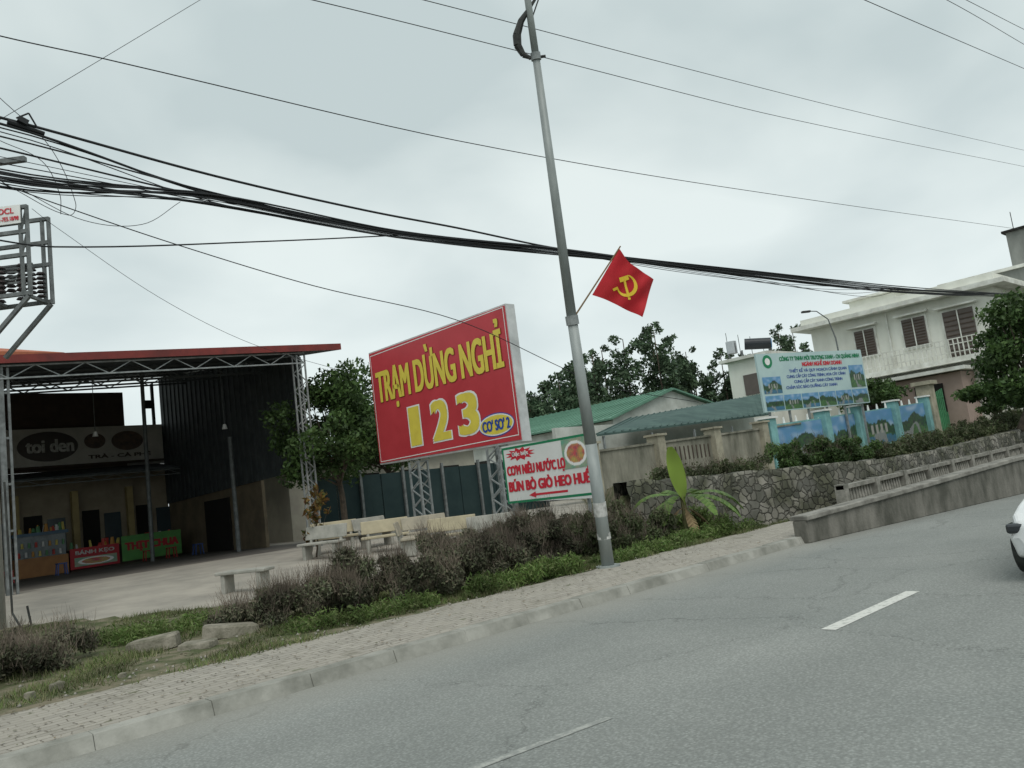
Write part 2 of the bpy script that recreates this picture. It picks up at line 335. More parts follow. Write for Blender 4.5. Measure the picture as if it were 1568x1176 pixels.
for a,b in zip(SP[:-1],SP[1:]):
    L_=math.hypot(b[0]-a[0],b[1]-a[1]); n=max(2,int(L_/.12))
    for k in range(n): cols_.append((a[0]+(b[0]-a[0])*k/n,a[1]+(b[1]-a[1])*k/n))
nr_=17
for (x,y) in cols_:
    zt_c=zr(x)+.05+.06*mnoise.noise(V(x*2,y*2,1))
    for j in range(nr_):
        t=j/(nr_-1); z=-.5+(zt_c+.5)*t
        vs.append((x+.03*mnoise.noise(V(x*5,z*5,7)),y-.14*(1-t)-.06*mnoise.noise(V(x*4,z*4,3)),z))
    vs.append((x,y+.4,zt_c)); vs.append((x,y+.4,-.5))
m_=nr_+2
for i in range(len(cols_)-1):
    for j in range(m_-1): fs.append((i*m_+j,(i+1)*m_+j,(i+1)*m_+j+1,i*m_+j+1))
npmesh("stone_retaining_wall",vs,fs,stone)
# ------------------------------------------------------------------ text helper
def textmesh(body):
    cu=bpy.data.curves.new("t",'FONT'); cu.body=body; cu.resolution_u=4; o=bpy.data.objects.new("t",cu); COL.objects.link(o)
    bpy.context.view_layer.update(); dg=bpy.context.evaluated_depsgraph_get()
    me=bpy.data.meshes.new_from_object(o.evaluated_get(dg)); bpy.data.objects.remove(o); return me
def text(part,body,root,O,ex,ey,nrm,s0,s1,t0,t1,m,bold=.0,off=.006,capfit=None):
    me=textmesh(body); n=len(me.vertices); c=np.empty(n*3,dtype=np.float32); me.vertices.foreach_get("co",c); c=c.reshape(-1,3)
    x0,x1=c[:,0].min(),c[:,0].max()
    if capfit: y0,y1=0,.69
    else: y0,y1=c[:,1].min(),c[:,1].max()
    sx=(s1-s0)/(x1-x0); sy=(t1-t0)/(y1-y0)
    sh=[(0,0)] if bold<=0 else [(0,0),(bold,0),(-bold,0),(bold*.5,bold*.35),(-bold*.5,-bold*.35),(bold,bold*.5),(-bold,-bold*.5),(bold,-bold*.5),(-bold,bold*.5)]
    V_=[];F_=[];base=0
    polys=[tuple(p.vertices) for p in me.polygons]
    O=Vector(O);ex=Vector(ex);ey=Vector(ey);nrm=Vector(nrm)
    for k,(dx_,dy_) in enumerate(sh):
        for q in c:
            V_.append(O+ex*(s0+(q[0]-x0)*sx+dx_)+ey*(t0+(q[1]-y0)*sy+dy_)+nrm*(off+k*.0004))
        F_+= [tuple(i+base for i in p) for p in polys]; base+=n
    nm=bpy.data.meshes.new(part); nm.from_pydata([tuple(v) for v in V_],[],F_); nm.materials.append(m)
    o=bpy.data.objects.new(part,nm); COL.objects.link(o); o.parent=root; return o
pm=attrmat("printed_picture",.45)
def picture(part,root,O,ex,ey,nrm,s0,s1,t0,t1,seed,kind="park",off=.008,nu=56,nv=30):
    O=Vector(O);ex=Vector(ex);ey=Vector(ey);nrm=Vector(nrm); vs=[];cs=[]
    for j in range(nv+1):
        for i in range(nu+1):
            a=i/nu;b=j/nv; p=O+ex*(s0+(s1-s0)*a)+ey*(t0+(t1-t0)*b)+nrm*off; vs.append(p[:])
            n1=mnoise.noise(V(a*5+seed*3,b*5,seed)); n2=mnoise.noise(V(a*18,b*18+seed,seed*2)); n3=mnoise.noise(V(a*2.5+seed,seed,0))
            if kind=="park":
                hzn=.62+.25*n3+.08*mnoise.noise(V(a*14,seed,5))
                if b>hzn: c=(.11+.3*max(0,n1),.27+.25*max(0,n1),.48+.15*n1)
                elif b>hzn-.32: c=(.025+.05*max(0,n2),.07+.09*n2,.035)
                elif abs(a-.5-n3*.6+b*.4)<.1: c=(.22,.24,.24)
                elif seed%2 and b<.25: c=(.05,.15,.24)
                else: c=(.06+.06*n2,.14+.1*n2,.05)
                if seed%3==0 and .3<b<.6 and (a*7%1)<.45 and .2<a<.8: c=(.33,.33,.31)
            else:
                d=math.hypot(a-.5,b-.5)
                c=(.45+.3*n2,.22+.25*n1,.10) if d<.33 else ((.8,.8,.78) if d<.42 else (.25+.2*n1,.35+.1*n2,.25))
            cs.append((max(.01,c[0]),max(.01,c[1]),max(.01,c[2]),1))
    fs=[(j*(nu+1)+i,j*(nu+1)+i+1,(j+1)*(nu+1)+i+1,(j+1)*(nu+1)+i) for j in range(nv) for i in range(nu)]
    return npmesh(part,vs,fs,pm,root,cs)
def face(root,part,m,pts):
    me=bpy.data.meshes.new(part); me.from_pydata([tuple(p) for p in pts],[],[tuple(range(len(pts)))]); me.materials.append(m); o=bpy.data.objects.new(part,me); COL.objects.link(o); o.parent=root
# ------------------------------------------------------------------ big red sign (plane X=15)
galv=mat("galvanised_steel",(.34,.36,.36),(.20,.22,.22),6,.5,metal=.3)
red=mat("sign_red",(.52,.055,.068),(.45,.043,.053),.9,.42); yel=mat("sign_yellow",(.74,.62,.09),(.66,.54,.08),3,.45); wht=mat("sign_white",(.8,.8,.78),(.7,.71,.69),2,.5); blu=mat("sign_blue",(.03,.08,.36),None,3,.5)
S=B("roadside_billboard"); X=15.0; yl,yr=22.6,15.72
S.hexa("panel_face",red,[(X,yr,2.95),(X+.02,yr,2.95),(X+.02,yl,3.05),(X,yl,3.05),(X,yr,6.68),(X+.02,yr,6.68),(X+.02,yl,6.74),(X,yl,6.74)])
S.hexa("box_frame",mat("frame_white",(.62,.64,.64),(.42,.44,.44),2,.5),[(X+.021,yr-.03,2.9),(X+.36,yr-.03,2.9),(X+.36,yl+.03,3.0),(X+.021,yl+.03,3.0),(X+.021,yr-.03,6.73),(X+.36,yr-.03,6.73),(X+.36,yl+.03,6.79),(X+.021,yl+.03,6.79)])
for yy in (21.0,17.2):
    for a in (0,.34): S.truss("posts",galv,(X+.02+a,yy,.3),(X+.02+a,yy,2.9),(0,-.5,0),9,.035)
    for k in range(6):
        z=.5+k*.5; S.beam("posts",galv,(X+.02,yy,z),(X+.36,yy,min(2.88,z+.25)),.03); S.beam("posts",galv,(X+.02,yy-.5,min(2.88,z+.25)),(X+.36,yy-.5,min(2.88,z)),.03)
root=S.done()
O=V(X,yl,3.03); ex=V(0,-1,0); ey=V(0,0,1); nr=V(-1,0,0); W=yl-yr; Hh=3.68
def T(part,body,s0,s1,t0,t1,m,**k): return text(part,body,root,O,ex,ey,nr,s0*W,s1*W,t0*Hh,t1*Hh,m,**k)
T("title_text","TRẠM DỪNG NGHỈ",.045,.955,.545,.815,yel,bold=.033,off=.012,capfit=True)
T("title_outline","TRẠM DỪNG NGHỈ",.047,.957,.541,.811,mat("outline_dark",(.25,.03,.02),None,3,.5),bold=.052,off=.005,capfit=True)
for ch,s0,s1 in (("1",.285,.345),("2",.455,.56),("3",.64,.755)):
    T("digit_outline_"+ch,ch,s0,s1,.10,.42,wht,bold=.135,off=.004); T("digit_"+ch,ch,s0,s1,.105,.415,yel,bold=.078,off=.011)
def ell(root,part,m,O,ex,ey,nr,cx,cy,rx,ry,off,n=40):
    face(root,part,m,[O+ex*(cx+rx*math.cos(2*math.pi*k/n))+ey*(cy+ry*math.sin(2*math.pi*k/n))+nr*off for k in range(n)])
ell(root,"oval_rim",blu,O,ex,ey,nr,.865*W,.125*Hh,.76,.33,.004); ell(root,"oval_white",wht,O,ex,ey,nr,.865*W,.125*Hh,.73,.30,.006); ell(root,"oval",yel,O,ex,ey,nr,.865*W,.125*Hh,.68,.265,.008)
T("branch_text","CO' SO' 2",.782,.948,.083,.165,blu,bold=.016,off=.014)
def border(root,part,m,O,ex,ey,nr,s0,s1,t0,t1,w,off):
    v=[];f=[]
    for (a,b,c,d) in [(s0,s1,t0,t0+w),(s0,s1,t1-w,t1),(s0,s0+w,t0+w,t1-w),(s1-w,s1,t0+w,t1-w)]:
        i=len(v); v+=[(O+ex*a+ey*c+nr*off)[:],(O+ex*b+ey*c+nr*off)[:],(O+ex*b+ey*d+nr*off)[:],(O+ex*a+ey*d+nr*off)[:]]; f.append((i,i+1,i+2,i+3))
    me=bpy.data.meshes.new(part); me.from_pydata(v,[],f); me.materials.append(m); o=bpy.data.objects.new(part,me); COL.objects.link(o); o.parent=root
border(root,"border_line",wht,O,ex,ey,nr,.06,W-.06,.05,Hh-.05,.025,.004)
# ------------------------------------------------------------------ white food sign (plane X=13)
S=B("restaurant_sign"); X=13.0; yl,yr=14.35,11.5
S.hexa("panel",mat("panel_white",(.74,.75,.73),(.66,.67,.65),1.5,.5),[(X,yr,1.26),(X+.05,yr,1.26),(X+.05,yl,1.36),(X,yl,1.36),(X,yr,2.63),(X+.05,yr,2.63),(X+.05,yl,2.70),(X,yl,2.70)])
for yy in (yl-.1,yr+.35): S.beam("legs",galv,(X+.09,yy,.1),(X+.09,yy,2.6),.06)
root=S.done(); O=V(X,yl,1.33); W=yl-yr; Hh=1.33
gr=mat("sign_green",(.02,.22,.10),None,3,.5); rd2=mat("sign_text_red",(.60,.03,.05),(.53,.03,.05),3,.45)
border(root,"green_border",gr,O,ex,ey,nr,.0,W,.0,Hh,.055,.003)
text("menu_text","CO'M NIÊU NU'Ó'C LỌ",root,O,ex,ey,nr,.12,2.02,.66,.87,rd2,bold=.016,off=.008,capfit=True)
text("menu_text_lower","BÚN BÒ GIÒ HEO HUẾ",root,O,ex,ey,nr,.12,2.72,.28,.50,rd2,bold=.018,off=.008,capfit=True)
n=24; face(root,"burst",rd2,[O+ex*(.62+(.52 if k%2 else .34)*math.cos(2*math.pi*k/n))+ey*(1.13+(.16 if k%2 else .10)*math.sin(2*math.pi*k/n))+nr*.004 for k in range(n)])
text("burst_text","Đặc biệt",root,O,ex,ey,nr,.35,.9,1.07,1.19,wht,bold=.006,off=.01)
picture("dish_photo",root,O,ex,ey,nr,1.98,2.78,.62,1.27,4,"food")
face(root,"arrow",rd2,[(O+ex*a+ey*b+nr*.005)[:] for a,b in [(.75,.15),(.98,.22),(.98,.175),(2.0,.175),(2.0,.125),(.98,.125),(.98,.08)]])
# ------------------------------------------------------------------ lamp pole with flag
pg=mat("pole_grey",(.34,.37,.36),(.23,.255,.25),3,.55,metal=.15,streak=(1,1,.3))
S=B("street_lamp_pole")
PP=[(10.78,9.53,.1),(10.56,9.34,2.28),(10.33,9.17,4.44),(9.89,8.77,9.06),(9.70,8.61,11.0)]
S.path("shaft",pg,PP,[.115,.105,.09,.065,.055],14)
S.tube("base_flange",pg,(10.78,9.53,.11),(10.78,9.53,.16),.22,.22,12)
lab=mat("label_white",(.6,.6,.58),(.3,.3,.28),9,.6)
S.tube("band",lab,(10.69,9.455,1.02),(10.665,9.43,1.26),.119,.118,14); S.tube("band",lab,(10.735,9.49,.62),(10.728,9.485,.72),.122,.121,14)
S.tube("clamp",galv,(10.345,9.18,4.36),(10.32,9.165,4.52),.115,.115,12)
S.tube("clamp",galv,(9.90,8.78,8.98),(9.88,8.765,9.1),.09,.09,12)
blk=mat("rusty_black",(.05,.055,.05),(.02,.02,.02),8,.6)
C=[V(10.02,8.50,10.25),V(9.83,8.68,9.91),V(9.71,8.84,9.68),V(9.655,8.93,9.45),V(9.66,8.95,9.27),V(9.74,8.92,9.10),V(9.84,8.84,9.03),V(9.99,8.69,9.03)]
S.path("broken_lamp_arm",blk,C,[.02,.03,.06,.075,.07,.05,.03,.02],8)
S.tube("bracket",blk,(9.80,8.86,9.02),(10.02,8.66,9.03),.025,.025,6)
S.path("broken_lamp_arm",blk,[V(9.95,8.52,10.1),V(9.86,8.68,9.75),V(9.88,8.77,9.3)],[.012,.012,.012],6)
S.done(smooth=("shaft",))
A=V(10.59,8.86,4.83);Bf=V(10.94,8.40,5.57);Cf=V(11.38,8.08,4.97);Df=V(11.21,8.35,4.33)
rootE=bpy.data.objects.new("party_flag",None); COL.objects.link(rootE)
S=B("staff"); S.tube("staff",mat("staff_wood",(.25,.17,.09),None,5,.7),(10.33,9.17,4.44),Bf+(Bf-A)*.05,.016,.012,8); S.done().parent=rootE
fn=(Df-A).cross(Bf-A).normalized()
if fn.dot(V(0,0,1.7)-A)<0: fn=-fn
def FP(s,t,off=0):
    p=A*(1-s)*(1-t)+Df*s*(1-t)+Cf*s*t+Bf*(1-s)*t
    p=p+(Bf-A)*(-.10*math.sin(math.pi*s)*(t-.3))
    return p+fn*(.09*math.sin(s*8+t*2.6)*s**.5+.035*math.sin(s*15-t*6)*s+off)
nu=36;nv=26
vs=[FP(i/nu,j/nv)[:] for j in range(nv+1) for i in range(nu+1)]
fs=[(j*(nu+1)+i,j*(nu+1)+i+1,(j+1)*(nu+1)+i+1,(j+1)*(nu+1)+i) for j in range(nv) for i in range(nu)]
o=npmesh("cloth",vs,fs,mat("flag_red",(.48,.02,.03),(.38,.015,.02),3,.75),rootE)
for p in o.data.polygons: p.use_smooth=True
fy=mat("flag_yellow",(.80,.58,.05),None,3,.6)
def ribbon(name,pts,ws):
    vs=[]
    for k,(s,t) in enumerate(pts):
        a=pts[max(0,k-1)];b=pts[min(len(pts)-1,k+1)]; dx_,dy_=b[0]-a[0],(b[1]-a[1])*.9; l=math.hypot(dx_,dy_); nx_,ny_=-dy_/l,dx_/l/.9
        w_=ws[k]/2; vs.append(FP(s+nx_*w_,t+ny_*w_,.008)[:]); vs.append(FP(s-nx_*w_,t-ny_*w_,.008)[:])
    npmesh(name,vs,[(2*k,2*k+1,2*k+3,2*k+2) for k in range(len(pts)-1)],fy,rootE)
cx,cy=.5,.5
arc=[];ww=[]
for k in range(25):
    a=math.radians(110-k*(245/24)); arc.append((cx+.0+.19*math.cos(a),cy+.02+.23*math.sin(a))); ww.append(.012+.06*math.sin(math.pi*min(1,k/24*.95))**.8)
ribbon("sickle",arc,ww)
ribbon("sickle_handle",[(cx-.13,cy-.13),(cx-.2,cy-.24)],[.05,.05])
ribbon("hammer_handle",[(cx-.09,cy+.12),(cx+.0,cy+.0),(cx+.09,cy-.13),(cx+.17,cy-.25)],[.05]*4)
ribbon("hammer_head",[(cx-.17,cy+.03),(cx-.10,cy+.12),(cx-.03,cy+.21)],[.09]*3)
# ------------------------------------------------------------------ rest stop building
rb=B("rest_stop_building")
fas=mat("fascia_red",(.20,.035,.03),(.12,.028,.025),2,.6); rfu=mat("roof_sheet_dark",(.055,.065,.068),(.036,.043,.047),1.5,.7); tile=mat("roof_tile_orange",(.42,.14,.07),(.3,.1,.06),5,.8)
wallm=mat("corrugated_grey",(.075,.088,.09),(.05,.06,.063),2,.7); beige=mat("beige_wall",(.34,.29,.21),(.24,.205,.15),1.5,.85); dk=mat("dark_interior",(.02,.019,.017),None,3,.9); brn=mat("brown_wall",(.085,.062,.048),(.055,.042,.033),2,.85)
steel_d=mat("truss_steel",(.20,.215,.215),(.11,.12,.12),6,.6,metal=.2)
rz=lambda x,y: 7.12+.13*(y-24)+.06*(x-13.5)
xL,xR=-26,14.75  # left end extended out of view to cut daylight inside the hall
def roofslab(part,m,y0,y1,z0,z1,xa=xL,xb=xR):
    rb.hexa(part,m,[(xa,y0,rz(xa,y0)+z0),(xb,y0,rz(xb,y0)+z0),(xb,y1,rz(xb,y1)+z0),(xa,y1,rz(xa,y1)+z0),(xa,y0,rz(xa,y0)+z1),(xb,y0,rz(xb,y0)+z1),(xb,y1,rz(xb,y1)+z1),(xa,y1,rz(xa,y1)+z1)])
roofslab("roof",rfu,24,40.3,0,.1)
roofslab("fascia",fas,23.88,23.99,.0,.22)
rb.hexa("tile_roof",tile,[(xL,26,6.9),(6.9,26,7.0),(3,34,9.0),(xL,34,9),(xL,26,7.3),(6.6,26,7.35),(2.5,34,9.4),(xL,34,9.4)])
rb.truss("eave_truss",galv,(xL,24.1,rz(xL,24)-.42),(13.4,24.1,rz(13.4,24)-.38),(0,0,.34),64,.026)
for yy in (28,32,36): rb.truss("roof_trusses",wallm,(xL,yy,rz(xL,yy)-.5),(14,yy,rz(14,yy)-.5),(0,0,.42),50,.04)
for xx in (-9,-2,13.12):
    for dy_ in (0,.3): rb.truss("columns",galv,(xx,24.1+dy_,.5),(xx,24.1+dy_,rz(xx,24)-.1),(.3,0,0),22,.03)
rb.box("column_box",steel_d,4.50,4.64,24.1,24.24,.4,6.5); rb.box("column_box",steel_d,4.72,4.78,24.12,24.2,.4,6.5)
for k in range(5): rb.box("column_box",steel_d,4.641,4.719,24.13,24.18,1+k*1.2,1.06+k*1.2)
rb.tube("columns_round",steel_d,(11.4,34,.55),(11.45,34,rz(11.4,34)),.085,.075); rb.tube("columns_round",steel_d,(13.2,30,.55),(13.2,30,5.0),.085,.075)
rb.tube("columns_round",steel_d,(3,34,.55),(3,34,rz(3,34)),.09,.08)
y=26
while y<39.9:
    rb.box("side_cladding",wallm,14.2+(.04 if int(y*4)%2 else 0),14.3,y,y+.25,3.3-(y-26)*.02,rz(14.2,y)-.03); y+=.25
rb.box("side_wall_lower",mat("tan_wall",(.24,.195,.13),(.16,.13,.09),1.5,.85),14.32,14.45,30.0,40,.5,3.5)
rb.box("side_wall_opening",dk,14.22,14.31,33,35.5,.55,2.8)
rb.box("light_block_wall",wallm,-26.2,-26,24,40,.4,8)  # unseen wall added to keep side daylight out of the hall
Yb=40
rb.box("rear_wall_upper",brn,-26,12.55,Yb,Yb+.2,5.0,8.5)
rb.box("rear_wall_parapet",mat("grey_wall_inner",(.32,.31,.29),(.23,.22,.21),1.5,.85),12.55,14.3,Yb,Yb+.2,5.0,6.85)
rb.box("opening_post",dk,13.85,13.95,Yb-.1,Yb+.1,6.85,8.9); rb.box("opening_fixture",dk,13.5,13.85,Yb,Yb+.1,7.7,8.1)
rb.box("rear_wall_lower",beige,-26,14.3,Yb,Yb+.2,.5,4.98)
for k,x in enumerate(np.arange(-13,13.5,2.3)):
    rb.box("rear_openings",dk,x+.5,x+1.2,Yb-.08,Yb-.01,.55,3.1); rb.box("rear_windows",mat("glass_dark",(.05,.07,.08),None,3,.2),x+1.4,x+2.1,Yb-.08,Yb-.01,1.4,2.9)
    rb.box("rear_columns",mat("cream_column",(.42,.34,.16),(.34,.27,.13),2,.8),x,x+.26,Yb-.5,Yb-.2,.55,4.0)
rb.hexa("inner_awning",wallm,[(-14,37.2,4.35),(13.9,37.2,4.5),(13.9,39.9,4.95),(-14,39.9,4.8),(-14,37.2,4.4),(13.9,37.2,4.56),(13.9,39.9,5.0),(-14,39.9,4.86)])
rb.truss("awning_edge",steel_d,(-14,37.15,4.1),(13.9,37.15,4.25),(0,0,.22),50,.025)
for (bx,by,bz) in ((12.6,29,5.3),(9,32,5.6)): rb.tube("lamp_globes",wht,(bx,by,bz-.1),(bx,by,bz+.08),.10,.05,10); rb.beam("lamp_rods",steel_d,(bx,by,bz+.08),(bx,by,rz(bx,by)),.02)
rb.done()
S=B("shop_signboard"); S.box("board",mat("board_pale",(.50,.48,.44),(.36,.35,.32),1,.6),7.4,14.1,39.6,39.9,5.15,6.85)
S.box("frame_strip",brn,7.4,14.1,39.55,39.598,5.1,5.2); root=S.done()
O=V(7.9,39.6,5.3);ex2=V(1,0,0);ny=V(0,-1,0)
ell(root,"logo_disc",mat("logo_dark",(.07,.06,.055),None,3,.5),O,ex2,ey,ny,1.3,.75,1.2,.66,.01); ell(root,"photo_disc",mat("photo_brown",(.16,.11,.08),(.07,.055,.05),4,.5),O,ex2,ey,ny,4.6,.85,.7,.45,.01); ell(root,"photo_disc_small",MATS["photo_brown"],O,ex2,ey,ny,3.2,.9,.45,.35,.01)
text("brand_text","toi den",root,O,ex2,ey,ny,.45,2.3,.5,1.05,lab,bold=.03,off=.02)
text("line_text","TRÀ - CÀ PHÊ",root,O,ex2,ey,ny,2.9,5.6,.1,.30,brn,bold=.015,off=.02)
S=B("food_stall"); glass=mat("display_glass",(.16,.19,.20),(.08,.10,.11),3,.15)
S.box("counter_base",mat("counter_wood",(.36,.18,.07),(.28,.135,.055),3,.6),7.1,8.95,36.3,37.0,.6,1.35); S.box("display_case",glass,7.15,8.9,36.4,36.95,1.352,2.2); S.box("case_top",mat("case_top_blue",(.08,.14,.2),None,3,.5),7.05,9.0,36.3,37.05,2.2,2.32)
cols=[(.5,.06,.05),(.55,.46,.12),(.6,.6,.6),(.10,.25,.12),(.5,.25,.06)]
for k in range(44):
    c=cols[k%5]; mm=mat("goods_%d"%(k%5),c,None,5,.5); x=7.2+random.random()*6; r_=.05+random.random()*.06
    z0=1.452 if x>9.05 else 2.322
    S.tube("goods_%d"%(k%5),mm,(x,36.5+random.random()*.3,z0),(x,36.6,z0+.15+random.random()*.2),r_,r_*.6,8)
for k in range(14): S.tube("case_goods_%d"%(k%5),MATS["goods_%d"%(k%5)],(7.25+k*.12,36.37,1.4+.35*(k%2)),(7.25+k*.12,36.37,1.6+.35*(k%2)),.05,.04,8)
S.box("shelf",brn,9.05,13.4,36.4,37.0,1.36,1.45); S.box("shelf_legs",brn,9.1,13.3,36.5,36.9,.6,1.359)
S.done()
S=B("shop_banner"); S.box("cloth",mat("banner_red",(.42,.03,.04),None,3,.5),9.0,10.85,36.28,36.30,.68,1.5); root=S.done(); picture("pic",root,V(9.05,36.27,.72),ex2,ey,ny,.1,1.7,.05,.4,2,"food",.004); text("t","BÁNH KẸO",root,V(9.05,36.27,.72),ex2,ey,ny,.15,1.6,.48,.7,lab,bold=.01,off=.01)
S=B("shop_banner"); S.box("cloth",mat("banner_green",(.08,.24,.07),(.11,.32,.08),3,.5),10.95,13.4,36.26,36.28,.72,1.75); root=S.done(); text("t","THỊT CHUA",root,V(10.95,36.255,.72),ex2,ey,ny,.15,2.3,.35,.75,MATS["banner_red"],bold=.03,off=.01)
def stool(x,y,c):
    S=B("plastic_stool"); z=.615; m=mat("stool_%s"%c[0],c[1],None,4,.5)
    S.box("seat",m,x-.17,x+.17,y-.17,y+.17,z+.4,z+.44)
    for a in (-.13,.13):
        for b in (-.13,.13): S.beam("legs",m,(x+a*1.25,y+b*1.25,z),(x+a,y+b,z+.4),.04)
    S.done()
for k,(x,y) in enumerate([(6.2,33),(8.2,34.3),(12.5,35),(13.3,34.2),(11.7,35.4)]): stool(x,y,[("r",(.35,.04,.04)),("b",(.05,.1,.3))][k%2])
# ------------------------------------------------------------------ utility pole & switchgear frame
cp=mat("pole_concrete",(.42,.42,.39),(.30,.30,.28),3,.85)
S=B("utility_pole"); S.tube("shaft",cp,(3.09,17.65,.1),(3.04,17.5,11.5),.18,.12,14)
e=V(.72,-.69,0); p0=V(3.05,17.55,0)
def q(a,z,b=0): return p0+e*(a+.12)+V(.69,.72,0)*b+V(0,0,z)
st=mat("steel_frame",(.20,.215,.215),(.10,.11,.11),5,.6,metal=.2); ins=mat("insulator_dark",(.05,.04,.04),None,5,.35)
for b in (-.35,.35):
    for a in (.95,1.08): S.beam("frame",st,q(a,6.35,b),q(a,8.1,b),.065)
    for z in (6.4,7.15,7.6,8.08): S.beam("frame",st,q(-.9,z,b),q(1.1,z,b),.07)
    S.beam("braces",st,q(.1,5.4,b),q(1.05,6.35,b),.07)
for a in (.95,0.2,-.7): S.beam("frame",st,q(a,6.4,-.35),q(a,6.4,.35),.06)
S.beam("braces",st,q(.95,7.15,-.35),q(1.08,7.6,-.35),.04); S.beam("braces",st,q(.95,7.6,-.35),q(1.08,8.05,-.35),.04)
for a in (-.4,.0,.4,.8):
    for b in (-.3,.0,.3):
        for k in range(6): S.tube("insulators",ins,q(a+.1,6.5+k*.09,b),q(a+.1,6.54+k*.09,b),.09,.06,10)
for z in (6.72,6.79,6.86,6.93,7.0,7.06): S.beam("switch_blades",st,q(-.6,z,-.2+.1*(int(z*100)%3)),q(1.05,z-.05,-.2),.035)
S.obox("number_plate",wht,q(.74,7.93,-.41),e*.52,V(.69,.72,0)*.02,V(0,0,.36))
S.path("ground_cable",blk,[V(3.3,17.45,3),V(3.32,17.4,.6),V(3.42,17.2,.3),V(3.55,17.1,.35),V(3.5,17.1,.7)],[.02]*5,6)
S.beam("top_arm",st,q(-.9,9.2),q(.9,9.2),.1)
root=S.done(smooth=("shaft",))
text("plate_text","DCL",root,q(.48,7.75,-.425),e,ey,-V(.69,.72,0),.12,.40,.2,.31,rd2,bold=.004,off=.003)
text("plate_number","471-7E5.18/98",root,q(.48,7.75,-.425),e,ey,-V(.69,.72,0),.03,.49,.06,.14,rd2,bold=.003,off=.003)
# ------------------------------------------------------------------ cables
rub=mat("cable_black",(.02,.022,.024),None,5,.6)
def cables(name,lines):
    cu=bpy.data.curves.new(name,'CURVE'); cu.dimensions='3D'; cu.bevel_depth=1; cu.bevel_resolution=1; cu.use_fill_caps=False
    for pts,r in lines:
        P_=np.array([p for p in pts],dtype=float); n=len(P_); out=[]
        for i in range(n-1):
            p0_=P_[max(0,i-1)];p1=P_[i];p2=P_[i+1];p3=P_[min(n-1,i+2)]
            d=np.linalg.norm(p2-p1); m1=(p2-p0_)/max(1e-6,np.linalg.norm(p2-p0_))*d; m2=(p3-p1)/max(1e-6,np.linalg.norm(p3-p1))*d
            for k in range(8):
                t=k/8; out.append((2*t**3-3*t**2+1)*p1+(t**3-2*t**2+t)*m1+(-2*t**3+3*t**2)*p2+(t**3-t**2)*m2)
        out.append(P_[-1])
        sp=cu.splines.new('POLY'); sp.points.add(len(out)-1)
        for i,p in enumerate(out): sp.points[i].co=(*p,1); sp.points[i].radius=r
    cu.materials.append(rub); o=bpy.data.objects.new(name,cu); COL.objects.link(o)
Yc=12
lines=[]
def line(xz,r=.011,y=Yc,j=0): lines.append(([(x,y+random.uniform(-j,j),z) for x,z in xz],r))
line([(-14,8.9),(2.4,7.59),(5.4,7.28),(8.2,7.12),(10.4,7.07),(13.5,6.97),(20,7.17),(34,7.7),(50.7,8.6),(90,11)],.02)
line([(-14,8.9),(2.4,7.50),(5.3,6.95),(8.9,6.75),(13.5,6.93),(20,7.15),(34,7.7),(50.7,8.6),(90,11)],.018)
for k in range(18):
    zl=[6.6,6.66,6.7,6.74,6.79,6.85,6.92,7.38,7.45,6.64,6.72,7.0,7.15,6.58,6.81,6.76,7.3,6.68][k]; rr=random.uniform(.005,.015)
    w_=random.uniform(-.10,.10); u_=random.uniform(-.12,.06)
    line([(-14,zl+1.0+random.uniform(-.4,.4)),(2.4,zl),(5.3,6.86+w_+(zl-6.7)*.12),(8.9,6.73+w_*.7),(13.5,6.90+w_*.8),(20,7.11+u_),(34,7.6+u_*1.6),(50.7,8.52+w_),(90,11)],rr,Yc,.04)
for k in range(4): line([(13.5,6.9),(18+k,6.85+.05*k),(24+2*k,7.0),(34,7.6),(50,8.45)],.008)
line([(2.4,7.9),(3.0,7.3),(3.3,6.5),(3.2,6.3),(2.6,6.55),(2.0,6.9)],.005)
line([(2.4,7.25),(2.9,7.05),(3.1,6.6),(3.1,6.3)],.005)
line([(2.6,6.6),(3.4,6.25),(4.2,6.3),(4.8,6.75)],.005)
line([(2.0,5.85),(3.0,5.81),(6.1,6.26),(8.9,6.72)],.012)
line([(2.0,6.75),(3.0,6.46),(4.7,6.04),(7.0,5.57),(10.1,5.12),(12.9,4.2),(14.2,3.77),(18,3.3)],.008)
cables("overhead_cable_bundle",lines)
lines=[]
line([(-20,8.6),(2.5,8.81),(3.8,8.86),(10.7,9.02),(20.8,9.74),(50,12.35),(90,16)],.009)
line([(2.0,10.4),(7.6,11.13),(13.5,11.77),(25.8,13.08),(56.7,17.14),(90,21.5)],.009)
line([(4,11.2),(10.3,12.07),(18.4,13.07),(31.6,14.76),(57.6,18.38),(90,23)],.009)
line([(10,16.9),(35.7,20.89),(62.3,25.16),(90,29.6)],.018); line([(15,19.5),(47.9,25.16),(63.9,27.39),(90,31)],.018); line([(15,19.9),(51.9,26.53),(64.9,28.83),(90,33.5)],.018)
lines.append(([(1.5,14,7.3),(3.1,14,8.8),(6.3,14,11.83),(9,14,14.4)],.005)); lines.append(([(3.2,14,7.1),(3.5,14,6.86),(5.1,14,5.76),(6.7,14,4.99),(8.5,14,4.5)],.004))
cables("overhead_power_line",lines)
S=B("cable_clamp"); S.tube("a",rub,(2.5,12,7.55),(2.95,12,7.47),.04,.03,8); S.obox("b",rub,(2.68,11.95,7.58),V(.12,0,-.05),V(0,.06,0),V(.03,0,.07)); S.path("c",rub,[V(2.6,11.95,7.6),V(2.75,11.93,7.7),V(2.85,11.95,7.52)],[.012]*3,6); S.done()
